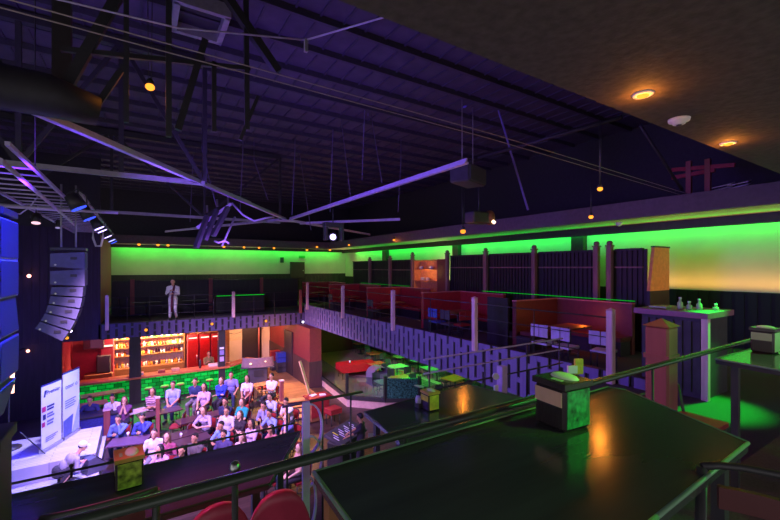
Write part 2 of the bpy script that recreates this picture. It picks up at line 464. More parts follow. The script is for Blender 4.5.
brace(P0+Vector((-.2,.3,0)), (1.2, 25.4, ZB), .07, .04, 'thin brace leading from the gusset plate to the far left')
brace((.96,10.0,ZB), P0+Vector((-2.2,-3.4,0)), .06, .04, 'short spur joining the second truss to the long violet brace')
# thin hanging rods from the roof
for i, (x, y0, y1, d) in enumerate(((292,150,215,15),(305,135,230,17),(330,130,212,14.),(345,85,200,13),(362,100,180,12.5),(376,95,183,12.8),(398,160,212,15),
                                 (262,160,200,15),(240,150,212,15),(210,150,205,13),(190,160,222,17))):
    a = pd(x-8 if i % 2 else x+3, y0, d); b = pd(x+6 if i % 2 else x, y1, d)
    top = Vector((a.x, a.y, C+4.9))
    o = MB().tube([top, a, b], .016, 6).build('hanging_rod', mat('dim violet rod', (96,86,124), .6))
    tag(o, 'thin violet rod hanging from the dark roof above the far balcony', 'rod', 'hanging roof rods')
a = pd(494,95,12.5); b = pd(528,210,12.5)
o = MB().tube([Vector((a.x-1.0, a.y+.3, C+4.95)), a, b], .035, 8).build('hanging_rod', mat('violet rod paint', (110,100,190), .5)); tag(o, 'long violet blue rod slanting down right of the hanging loudspeaker', 'rod')
a = pd(478,158,11); b = pd(622,117,8.5); o = MB().tube([a, b], .045, 8).build('hanging_pipe', K_truss); tag(o, 'dark pipe running from the hanging loudspeaker to the near ceiling edge', 'pipe')
o = MB().tube([pd(640,125,9.5), pd(682,190,10.3)], .035, 8).build('hanging_pipe', K_truss); tag(o, 'dark brown pipe slanting down to the bulkhead at right', 'pipe')
# festoon wires across the hall
for k, l in ((0, 'upper of the two long parallel wires crossing the hall'), (.16, 'lower of the two long parallel wires crossing the hall')):
    o = MB().tube([(-3, 4.1-k, C+2.0), (4.5, 4.3-k, C+1.97), (11.9, 4.7-k, C+1.9)], .006, 6).build('wire', mat('pale wire', (150,130,130), .5)); tag(o, l, 'wire', 'long festoon wires')
a = pz(178,28,C+3.2); b = pz(306,40,C+3.2); c = pz(412,9,C+3.2)
t = thing('wire', 'violet wire bent into a shallow corner under the roof at top centre', 'wire', b, 0, None, True)
MB().tube([Vector((a.x-6, a.y+.6, a.z)), a, b], .012, 6).build('strand', K_violet, t); MB().tube([b, c, c+(c-b)*.3], .012, 6).build('strand', K_violet, t)
MB().cbox(b-Vector((0,0,.08)), (.05,.05,.18)).build('clamp', K_steel, t)
# roof hatch
a = pz(200,12,C+4.95)
t = thing('roof_hatch', 'square roof hatch with pale rim at the top left', 'hatch', a, 0, None, True)
mb = MB()
for sx in (-1, 1): mb.box(a.x+sx*.42-.05, a.x+sx*.42+.05, a.y-.5, a.y+.5, a.z-.25, a.z)
for sy in (-1, 1): mb.box(a.x-.47, a.x+.47, a.y+sy*.5-.05, a.y+sy*.5+.05, a.z-.25, a.z)
mb.build('rim', K_steel, t); MB().box(a.x-.37, a.x+.37, a.y-.45, a.y+.45, a.z-.06, a.z-.03).build('lid', K_truss, t)
# dark ventilation duct at the left under the roof
t = thing('air_duct', 'fat dark ventilation duct at the left below the roof', 'duct', pd(20,105,5.2), 0, None, True)
MB().tube([(-6.2,6.15,C+2.1),(-2.6,6.15,C+2.1),(-.9,6.2,C+2.06),(-.45,6.3,C+2.0)], [.26,.26,.25,.18], 16).build('pipe', K_truss, t)
for x in (-2.2, -1.4): MB().cyl((x,6.15,C+2.1),(x+.06,6.15,C+2.1),.28,18).build('collar', K_truss, t)
MB().box(-1.9,-1.86,6.1,6.2,C+2.5,C+4.9).build('hanger', K_truss, t)
# things lying on the bulkhead at upper right
for (x0,y0,x1,y1,l,c) in ((672,170,735,165,'long red batten lying above the bulkhead','a'),(672,178,715,170,'short red batten lying above the bulkhead','a')):
    A = pX(x0,y0,12.6); B = pX(x1,y1,12.6); A.z = max(A.z, C+2.1); B.z = max(B.z, C+2.15)
    o = MB().bar(A, B, .07, .1).build('batten', K_redlea); tag(o, l, 'batten')
for (x, y0, l) in ((689,165,'left red stud standing on the bulkhead'),(708,163,'right red stud standing on the bulkhead')):
    A = pX(x, y0, 12.6); o = MB().box(A.x-.05,A.x+.05,A.y-.06,A.y+.06,C+1.58,A.z+.1).build('stud', K_redpost); tag(o, l, 'stud')
for (x, l) in ((722,'left crumpled pale sheet above the bulkhead'),(738,'right crumpled pale sheet above the bulkhead')):
    A = pX(x, 180, 12.4); mb = MB(); rr = random.Random(x)
    for k in range(3):
        z = C+1.92+k*.07; mb.plate([(A.x-.1,A.y-.22,z),(A.x+.2,A.y-.2,z+.08),(A.x+.22,A.y+.25,z+.02),(A.x-.05,A.y+.2,z-.03)], .015)
    o = mb.build('sheet', K_white); tag(o, l, 'sheet')

# ================================================================== STAGE
K_stage = mat('pale stage boards', (185,180,190), .6, var=.08, kind='planks')
struct('floor_stage', MB().box(-9, -1.0, 5.5, 17.2, 0, .38), K_stage)
rz_ = [pz(107,427,.9), pz(104,451,.9), pz(22,473,.9)]
struct('floor_riser', MB().prism([(-1.1,16.9),(-1.1,14.5),(-8,14.3),(-8,16.9)], .38, .85), K_stage)
def txt(s, size, m, parent, loc, ux, uz, name='lettering'):
    """raised lettering as real geometry; ux text direction, uz up"""
    cu = bpy.data.curves.new('t', 'FONT'); cu.body = s; cu.size = size; cu.extrude = .002; cu.align_x = 'CENTER'; cu.resolution_u = 2
    ob = bpy.data.objects.new('t', cu); COL.objects.link(ob)
    bpy.context.view_layer.update()
    me = bpy.data.meshes.new_from_object(ob.evaluated_get(bpy.context.evaluated_depsgraph_get()))
    bpy.data.objects.remove(ob)
    ux = Vector(ux).normalized(); uz = Vector(uz).normalized(); un = ux.cross(uz)
    R = Matrix((ux, uz, un)).transposed()
    off = WORLD.get(parent, Vector((0,0,0)))
    for v in me.vertices: v.co = R @ v.co + Vector(loc) - off
    me.materials.clear(); me.materials.append(m)
    o = bpy.data.objects.new(name, me); COL.objects.link(o); o.parent = parent
    return o
def banner(bl, br, h, lab, kind):
    bl = Vector(bl); br = Vector(br); ux = (br-bl).normalized(); n = ux.cross(Vector((0,0,1))).normalized()   # towards the camera
    W = (br-bl).length; up = Vector((0,0,1))
    t = thing('roll_up_banner', lab, 'banner', (bl+br)/2, 0, None, True)
    b0 = bl+up*.1; b1 = br+up*.1
    MB().plate([b0, b1, b1+up*(h-.1), b0+up*(h-.1)], .012).build('panel', mat('banner white '+kind, (232,232,238), .5, var=.02), t)
    MB().bar(bl+up*.05, br+up*.05, .12, .1).build('base', K_chrome, t)
    MB().bar(b0+up*(h-.08), b1+up*(h-.08), .03, .04).build('top_rail', mat('navy print', (30,30,110), .5), t)
    MB().cyl((bl+br)/2-n*.05+up*.1, (bl+br)/2-n*.05+up*h, .012).build('pole', K_chrome, t)
    def P(u, v, e=.016): return bl+ux*(W*u)+up*(h*v)+n*e
    def rect(u0, u1, v0, v1, nm, m):
        MB().plate([P(u0,v0), P(u1,v0), P(u1,v1), P(u0,v1)], .003).build(nm, m, t)
    navy = mat('navy print', (30,30,110), .5); mag = mat('magenta print', (190,30,110), .5); grey = mat('grey print', (120,120,160), .5)
    if kind == 'a':
        MB().plate([P(.10,.83),P(.17,.83),P(.24,.93),P(.15,.93)], .003).build('emblem', navy, t)
        txt('Premier', W*.21, navy, t, P(.57,.86,.018), ux, up)
        rect(.02,.20,.61,.69,'square_mark',mag); rect(.06,.20,.49,.57,'square_mark',navy); rect(.02,.16,.385,.455,'square_mark',mag)
        for k, v in enumerate((.655,.61,.54,.50,.43,.385)): rect(.26,.62-.03*(k % 3),v,v+.028,'text_line',navy if k < 2 else grey)
        for k in range(3): rect(.2,.8-.1*k,.2-.03*k,.21-.03*k,'text_line',grey)
    else:
        txt('onor o', W*.26, grey, t, P(.5,.76,.018), ux, up)
        for k in range(4): rect(.12,.75-.08*(k % 2),.57-.035*k,.585-.035*k,'text_line',grey)
        MB().plate([P(.02,.03),P(.5,.03),P(.6,.33),P(.02,.29)], .003).build('blue_block', mat('slate blue print', (90,100,170), .5), t)
        MB().plate([P(.5,.03),P(.98,.03),P(.98,.5)], .003).build('pale_wedge', mat('pale blue print', (170,185,225), .5), t)
    return t
a = pz(41,454,.85); b = pz(61,442,.85); banner(a, b, 1.95, 'front left white roll-up banner with magenta squares standing on the stage', 'a')
a = pz(62.5,441,.85); b = pz(79,430,.85); banner(a, b, 2.08, 'taller right roll-up banner with a slate blue block standing on the stage', 'b')
# stage monitor wedge, white bundle and tripod leg
p = pz(92,470,.38)
t = thing('stage_monitor', 'black wedge stage monitor beside the crouching person in a white cap', 'monitor speaker', p, 0.5)
MB().plate([(-.24,-.28,0),(.24,-.28,0),(.30,-.28,.12),(-.02,-.28,.46),(-.20,-.28,.42)], -.56).build('cabinet', K_array, t)
MB().plate([(.315,-.24,.13),(.315,.24,.13),(.005,.24,.455),(.005,-.24,.455)], .012).build('grille', K_grille, t)
p = pz(25,478,.38)
o = MB().ell(p+Vector((-.05,0,.15)), .22, .16, .16).ell(p+Vector((.1,.1,.1)), .16, .14, .1).build('bag', K_white); tag(o, 'crumpled white bag at the left end of the stage floor', 'bag')
t = thing('microphone_stand', 'thin black microphone stand leaning across the stage by the banner', 'stand', pz(50,468,.38), 0, None, True)
a = pz(57,464,.38); b = pd(20,432,11.0)
MB().tube([a, b], .015).build('boom', K_blackm, t); MB().lathe([(.16,0),(.16,.02),(.02,.04)], pz(57,465,.38)).build('base', K_blackm, t)
# blue covered sound desk left of the first table
c0 = pz(92,428,0.)
t = thing('counter', 'blue lit boxy counter at the stage edge below the man in a dark jacket', 'counter', (-1.15, 18.2, 0), 0)
MB().cbox((.0,0,.45), (1.5,.7,.9)).build('body', mat('dark blue cloth', (48,52,130), .7, var=.3, scale=30), t)
MB().cbox((0,0,.92), (1.6,.8,.05)).build('top', K_black, t)
# light stick left
t = thing('light_stick', 'upright glowing pinkish light tube on a thin stand at far left', 'lamp', (-3.3,16.2,.38), 0, None, True)
b = pY(12,393,16.2); a = pY(13,338,16.2)
MB().cyl(b, a, .05).build('tube', lamp_mat('pink tube light', (255,170,150), 5), t)
MB().tube([(b.x-.08,16.25,.38),(b.x-.08,16.25,a.z+.8)], .025).build('stand', K_blackm, t)
MB().lathe([(.3,.85),(.3,.88),(.03,.9)], (b.x-.08,16.25,0)).build('base', K_blackm, t)
t2 = thing('wall_lamp', 'small pink lamp on a curved arm behind the light tube', 'lamp', pY(29,352,21.9), 0, None, True)
a = pY(20,350,21.95); b = pY(28,351,21.7); MB().tube([a,(a+b)/2+Vector((0,0,.08)),b], .02).build('arm', K_blackm, t2); MB().ell(b, .06,.06,.06).build('bulb', lamp_mat('pink tube light', (255,170,150), 5), t2)
t2 = thing('wall_lamp', 'small pink lamp on a straight arm high beside the blue line array', 'lamp', pY(29,276,21.9), 0, None, True)
a = pY(17,273,21.95); b = pY(29,276,21.7); MB().tube([a,b], .02).build('arm', K_blackm, t2); MB().ell(b, .07,.07,.07).build('bulb', lamp_mat('pink tube light', (255,170,150), 5), t2)

# ================================================================== RIGGING
def line_array(x, y, ztop, n, angs, h, w, dep, lab, m, hang):
    t = thing('line_array', lab, 'line array speaker', (x, y, ztop), 0, None, True)
    p = Vector((x, y, ztop)); ang = 0
    MB().cbox((x, y, ztop+.06), (dep*1.05, w*.8, .07)).build('rigging_frame', K_blackm, t)
    for sx in (-.15, .12): MB().cyl((x+sx, y, ztop+.08), (x+sx, y, hang), .02).build('hanging_strap', K_steel, t)
    for i in range(n):
        ang += angs[i]
        R = Matrix.Rotation(ang, 3, 'Y')
        hh = h[i]; d = dep*(1 if i < 2 else .92)
        c = p + R @ Vector((0, 0, -hh/2))
        def q(a, b, e): return c + R @ Vector((a, b, e))
        cab = MB().add([q(-d/2,-w/2,-hh*.36), q(d/2,-w/2,-hh*.48), q(d/2,-w/2,hh*.48), q(-d/2,-w/2,hh*.36),
                        q(-d/2,w/2,-hh*.36), q(d/2,w/2,-hh*.48), q(d/2,w/2,hh*.48), q(-d/2,w/2,hh*.36)],
                       [(0,1,2,3),(7,6,5,4),(0,4,5,1),(1,5,6,2),(2,6,7,3),(3,7,4,0)]).build('cabinet', m, t)
        MB().add([q(d/2+.01,-w*.46,-hh*.44), q(d/2+.01,w*.46,-hh*.44), q(d/2+.01,w*.46,hh*.44), q(d/2+.01,-w*.46,hh*.44)], [(0,1,2,3)]).build('grille', K_grille, cab)
        MB().cbox(q(d*.18,-w/2-.012,hh*.12), (.12,.02,.06)).build('handle', K_blackm, cab)
        MB().cyl(q(-d*.35,-w/2,-hh*.25), q(-d*.35,-w/2-.02,-hh*.25), .02).build('rigging_pin', K_chrome, cab)
        p = p + R @ Vector((0, 0, -hh*.97))
line_array(-1.40, 11.9, C+.38, 7, [0,0,.07,.10,.12,.13,.13], [.41,.41,.24,.24,.24,.24,.24], .54, .62,
           'grey J-shaped line array hanging before the dark violet wall', K_array, C+1.95)
line_array(-1.46, 5.5, C+.5, 5, [0,.0,-.08,.1,.26], [.42,.40,.42,.42,.4], .7, .66,
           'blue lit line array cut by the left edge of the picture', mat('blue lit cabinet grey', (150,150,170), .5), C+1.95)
# lighting ladder frame: two rails and rungs
t = thing('lighting_ladder', 'horizontal violet lit ladder frame hanging above the stage at left', 'lighting frame', (-1.8, 12, C+1.5), 0, None, True)
for x in (-2.35, -1.35): MB().bar((x, 6.5, C+1.5), (x, 21.5, C+1.5), .05, .05).build('rail', K_violet, t)
for i in range(24): MB().cyl((-2.35, 8+i*.55, C+1.5), (-1.35, 8+i*.55, C+1.5), .015, 8).build('rung', K_violet, t)
for x, y in ((-2.35,8),(-1.35,8),(-2.35,20),(-1.35,20)): MB().cyl((x,y,C+1.5),(x,y,C+4.9),.008,6).build('hanger', K_truss, t)
for (a, b, l) in (((0,160),(75,225),'long violet pipe below the ladder frame at left'),((0,206),(118,213),'cross pipe carrying the small stage lamp at left')):
    o = MB().tube([pz(*a,C+1.25), pz(*b,C+1.25)], .03).build('lighting_pipe', K_violet); tag(o, l, 'pipe')
t = thing('cable', 'grey cable looping under the ladder frame at left', 'cable', pz(20,225,C+1.2), 0, None, True)
MB().tube([pd(0,207,9),pd(8,213,9),pd(20,214,9),pd(30,207,9),pd(38,196,9)], .015).build('strand', K_violet, t)
o = MB().tube([pd(93,225,14),pd(93,238,14),pd(96,246,14),pd(101,246,14),pd(103,238,14),pd(103,224,14)], .035).build('cable', K_white); tag(o, 'pale cable hanging in a U below the row of stage lamps', 'cable')
o = MB().tube([pd(232,203,12.5),pd(243,215,12.5),pd(254,221,12.5),pd(266,218,12.7),pd(274,217,12.9)], .03).build('cable', K_violet); tag(o, 'violet cable sagging from the long brace to the gusset plate', 'cable')
o = MB().tube([(-1.0,10,C+1.5),(-1.0,14,C+1.46),(-1.0,21.5,C+1.5)], .035).build('lighting_pipe', K_steel); tag(o, 'clamped pipe carrying the row of stage lamps', 'pipe')
PAR = [((77,196),(60,80,255)),((88,208),(60,80,255)),((98,216),(190,170,255)),((101,223),(190,170,255)),((107,227),(190,170,255)),((111,233),(150,150,255)),((113,238),(60,90,255))]
PARPOS = []
for i, ((x, y), c) in enumerate(PAR):
    p = pX(x, y, -1.0); p.z = C+1.18
    lab = ('bright blue stage lamp, %s of the row of stage lamps' % ('nearest' if i == 0 else 'second' if i == 1 else 'furthest')) if i in (0,1,6) else 'white violet stage lamp, %s in the row counting from the viewer' % {2:'third',3:'fourth',4:'fifth',5:'sixth'}[i]
    t = thing('stage_lamp', lab, 'stage lamp', p, .0, 'stage lamps in a row')
    R = Matrix.Rotation(-.5, 3, 'Y')
    MB().cyl(R@Vector((0,0,.2)), R@Vector((0,0,-.06)), .11, 14, .14).build('can', K_blackm, t)
    MB().cyl(R@Vector((0,0,-.062)), R@Vector((0,0,-.075)), .128, 14).build('lens', lamp_mat('lens %s' % (c,), c, 3.5 if c[0] > 100 else 1.8), t)
    MB().tube([(-.15,0,.05),(-.14,0,.2),(0,0,.3),(.14,0,.2),(.15,0,.05)], .012).build('yoke', K_blackm, t)
    PARPOS.append((p, c))
def small_lamp(px, dep, lab, c, s=.1, aim=(0,-.3,-1)):
    p = pd(*px, dep); t = thing('stage_lamp', lab, 'stage lamp', p)
    d = Vector(aim).normalized()
    MB().cyl(d*-.22, d*.02, s*.85, 14, s).build('can', K_blackm, t); MB().cyl(d*.021, d*.035, s*.9, 14).build('lens', lamp_mat('lens %s' % (c,), c, 1.3), t)
    MB().tube([d*-.1+Vector((-s*1.1,0,0)), Vector((-s*1.1,0,.16)), Vector((s*1.1,0,.16)), d*-.1+Vector((s*1.1,0,0))], .012).build('yoke', K_blackm, t)
    MB().cyl((0,0,.16),(0,0,.5),.012).build('hanger', K_blackm, t)
    return p
small_lamp((36,222), 10, 'small pinkish stage lamp hanging from the cross pipe at far left', (255,200,220))
small_lamp((58,227), 12, 'small round grey lamp hanging beside the grey line array', (130,120,170), .07)
# moving head, glowing white violet
p = pd(333,237,14); t = thing('moving_head', 'glowing white violet moving head lamp below the gusset plate', 'stage lamp', p)
v = (Vector((0,0,C))-p).normalized()
MB().cyl(v*-.25, v*.12, .13, 16, .15).build('head', K_blackm, t); MB().cyl(v*.121, v*.14, .10, 16).build('lens', lamp_mat('white violet lens', (205,190,255), 8), t)
MB().cbox((.32,0,.12), (.12,.2,.5)).build('yoke_arm', K_blackm, t); MB().cbox((-.28,0,.12), (.1,.2,.5)).build('yoke_arm', K_blackm, t); MB().cbox((0,0,.42), (.7,.28,.16)).build('base', K_blackm, t)
MB().cyl((0,0,.5),(0,0,1.1),.02).build('hanger', K_blackm, t)
MHP = p+v*.5
p = pd(487,222,10.5); t = thing('moving_head', 'dark moving head with a warm lens under the hanging loudspeaker', 'stage lamp', p)
MB().cbox((-.25,.1,.1), (.6,.35,.3)).build('base', K_blackm, t); MB().ell((.1,0,.12), .15,.14,.2).build('head', mat('brown housing', (120,80,50), .5), t)
MB().cyl((.1,-.1,.02),(.12,-.16,-.03), .045, 12).build('lens', lamp_mat('warm lens', (255,210,170), 3), t); MB().cyl((-.2,.1,.25),(-.2,.1,.9),.02).build('hanger', K_blackm, t)
# hanging black loudspeaker
p = pd(468,176,11); t = thing('hanging_loudspeaker', 'black loudspeaker box hanging on chains high above the hall', 'loudspeaker', p, .35)
MB().cbox((0,0,0), (1.05,.6,.48)).build('cabinet', K_dark, t); MB().cbox((0,-.305,0), (.98,.02,.42)).build('grille', K_grille, t)
for sx in (-.35,.3): MB().cyl((sx,0,.22),(sx,0,2.0),.012,6).build('chain', K_steel, t)
for sx in (-.1,.3,.4): MB().cbox((sx,-.1,.27), (.06,.06,.1)).build('eyebolt', K_chrome, t)
# cluster of three batten fixtures on an arm
A = pd(231,204,12.5); B = pd(197,228,12.0)
t = thing('batten_lights', 'cluster of three tilted dark batten lamps on an arm below the long brace', 'stage lamp', A, 0, None, True)
MB().bar(A, B, .09, .09).build('arm', K_violet, t)
for (a, b, w) in (((207,216),(196,248),.18),((217,210),(205,240),.14),((228,207),(213,236),.22)):
    a = pd(*a,12); b = pd(*b,11.6)
    k = MB().bar(a, b, w*.7, .11).build('batten', K_dark, t); MB().bar(a+Vector((0,-.02,.1)), a+Vector((0,0,.32)), .05,.05).build('clamp', K_chrome, k)
a = pd(214,241,11.8); MB().tube([a, a+Vector((.12,0,-.05)), a+Vector((.3,0,.02)), a+Vector((.42,0,-.06))], .03).build('cable', K_steel, t)
o = MB().tube([pd(235,217,12.5), pd(222,246,12.1)], .03).build('slanting_rod', K_steel); tag(o, 'thin greenish rod slanting beside the batten lamps', 'rod')

# ================================================================== LAMPS
LAMPS = []
def pendant(p, r, top, lab, group=None, power=8, m=None):
    p = Vector(p); t = thing('pendant_lamp', lab, 'lamp', p, 0, group)
    MB().ell((0,0,0), r, r, r*.8).build('bulb', m or K_amberlamp, t)
    MB().lathe([(r*.9,r*.6),(r*.7,r*1.5),(r*.3,r*2.0)]).build('socket', K_blackm, t)
    for s in (-1, 1): MB().tube([(s*r*.3,0,r*1.9),(s*r*.6,0,top-p.z)], max(.006, r*.1), 6).build('wire', K_blackm, t)
    if power: LAMPS.append((p, power))
pendant(pd(150,87,5.6), .06, C+4.9, 'bright amber bulb hanging on two wires at upper left', None, 5)
pendant(pd(600,189,5.3), .035, C+1.98, 'amber pendant bulb hanging from the long wires at right', None, 12)
pendant(pd(591,217,9), .05, C+1.95, 'small amber pendant bulb below the one on the long wires', None, 8)
bulk = [(139,244),(158,243),(168,245),(224,247),(244,245),(259,248),(274,248)]
for x, y in bulk:
    p = pY(x, y, 27.2); p.z = C+1.36; pendant(p, .085, C+1.6, 'small amber lamp hanging under the bulkhead above the far balcony', 'amber lamps along the far bulkhead', 0, K_amberdim)
for x, y in ((307,250),(317,247),(330,250),(349,245),(394,240),(463,231.5)):
    p = pd(x, y, 10) if x > 450 else pX(x, y, 11.7) if x > 345 else pY(x, y, 27.1); pendant(p, .07 if x > 340 else .09, C+1.6 if x < 450 else C+2.0, 'small amber lamp hanging under the bulkhead above the far balcony' if x < 345 else 'small amber lamp hanging under the bulkhead above the right balcony' if x < 450 else 'nearest of the amber lamps over the right balcony edge, right of the lit shelf', 'amber lamps along the far bulkhead' if x < 345 else 'amber lamps along the right bulkhead', (14 if x > 450 else 6) if x > 390 else 0, K_amberdim)
for (x, y, l) in ((643,94,'left glowing recessed ceiling lamp in the dark near ceiling'),(728,143,'right glowing recessed ceiling lamp in the dark near ceiling')):
    p = pz(x, y, C+1.4); t = thing('recessed_lamp', l, 'lamp', p)
    MB().lathe([(.075,-.012),(.08,0),(.05,0),(.05,-.008)]).build('ring', K_white, t); MB().ell((0,0,-.005), .048,.048,.025).build('bulb', K_amberlamp, t)
    LAMPS.append((p+Vector((0,0,.07)), 8.0))
p = pz(679,119,C+1.4); t = thing('smoke_detector', 'round white smoke detector on the dark near ceiling', 'smoke detector', p)
MB().lathe([(.02,-.055),(.05,-.05),(.055,-.03),(.085,-.025),(.09,0)], n=20).build('body', K_white, t); MB().lathe([(.02,-.065),(.022,-.05)], n=12).build('sensor', K_dark, t)
for (x, y, c, l) in ((146,330,1,'amber spotlight on the slatted fascia left of the white clad performer'),(67,338,1,'amber lamp under the violet wall left of the bar'),(70.5,331,0,'white lamp above the amber lamp left of the bar'),
                  (212,324,1,'amber spotlight on the slatted fascia above the red fridges'),(266,321,1,'amber spotlight on the slatted fascia above the lobby door'),(303,322,0,'white spotlight near the corner of the two slatted fascias')):
    p = pY(x, y, FY-.18); t = thing('spotlight', l, 'lamp', p)
    MB().cyl((0,.16,0),(0,.02,0),.06,10,.075).build('can', K_blackm, t); MB().ell((0,0,0), .065,.03,.065).build('bulb', K_amberdim if c else lamp_mat('cool small bulb', (235,225,255), 4), t)
p = pX(619,221,13.0); t = thing('soffit_lamp', 'small white cone lamp under the green lit soffit', 'lamp', (p.x,p.y,C+1.46)); MB().lathe([(.02,-.12),(.07,-.1),(.12,0)]).build('shade', K_white, t)
# led strips
o = MB().box(-1.4, 13.9, WALLY-.48, WALLY-.44, C+1.42, C+1.45).build('led_strip', K_greenled); tag(o, 'green light strip hidden in the cove of the far wall', 'led strip')
o = MB().box(14.12, 14.15, 1.0, WALLY-.6, C+1.42, C+1.45).build('led_strip', K_greenled); tag(o, 'green light strip hidden in the cove of the right wall', 'led strip')
# ================================================================== PEOPLE
SKIN = [mat('skin tone %d' % i, c, .55, var=.05) for i, c in enumerate(((214,164,136),(190,138,108),(226,182,156)))]
HAIR = {'black': mat('black hair', (36,30,32), .6, var=.3, scale=40), 'brown': mat('brown hair', (84,56,40), .6, var=.3, scale=40), 'fair': mat('fair hair', (170,130,90), .6, var=.3, scale=40)}
K_eye = mat('dark eyes', (30,24,24), .25)
K_shoe = mat('dark shoes', (50,44,46), .5)
def cloth(name, rgb): return mat('cloth '+name, rgb, .85, var=.12, scale=18, bump=.3)
def remesh(mb, vox, sm=3):
    me = bpy.data.meshes.new('tmp'); me.from_pydata([tuple(v) for v in mb.v], [], mb.f); me.update()
    ob = bpy.data.objects.new('tmp', me); COL.objects.link(ob)
    r = ob.modifiers.new('r', 'REMESH'); r.mode = 'VOXEL'; r.voxel_size = vox; r.use_smooth_shade = True
    s = ob.modifiers.new('s', 'SMOOTH'); s.factor = .5; s.iterations = sm
    bpy.context.view_layer.update()
    out = bpy.data.meshes.new_from_object(ob.evaluated_get(bpy.context.evaluated_depsgraph_get()))
    bpy.data.objects.remove(ob); bpy.data.meshes.remove(me)
    out.polygons.foreach_set('use_smooth', [True]*len(out.polygons))
    return out
def ik(S, W, a, b, pole):
    S = Vector(S); W = Vector(W); d = W-S; L = d.length
    if L > (a+b)*.995: W = S+d.normalized()*(a+b)*.995; d = W-S; L = d.length
    x = (a*a-b*b+L*L)/(2*L); h = math.sqrt(max(0, a*a-x*x)); u = d.normalized()
    p = Vector(pole); p = (p-u*p.dot(u)).normalized()
    return S+u*x+p*h, W
def hand(mb, w, d, nrm, curl, side):
    """palm with four unequal bent fingers and a thumb leaving its side"""
    d = Vector(d).normalized(); n = Vector(nrm); n = (n-d*n.dot(d)).normalized(); s = d.cross(n)*side
    for k in (-1, 0, 1): mb.cone(w+d*.015+s*k*.014, w+d*.085+s*k*.024, .021, .017, 8)
    for k, ln in enumerate((.068, .078, .073, .056)):
        p = w+d*.085+s*(k-1.5)*.0205; c = curl
        d1 = (d*math.cos(c*.6)+n*math.sin(c*.6)); d2 = (d*math.cos(c*1.5)+n*math.sin(c*1.5))
        q = p+d1*ln*.55; mb.cone(p, q, .0105, .0098, 6); mb.cone(q, q+d2*ln*.45, .0098, .0085, 6)
    p = w+d*.03-s*.028; q = p+(d*.7-s*.6+n*.25).normalized()*.042
    mb.cone(p, q, .0135, .0115, 6); mb.cone(q, q+(d*.9-s*.1+n*.35).normalized()*.032, .0112, .009, 6)
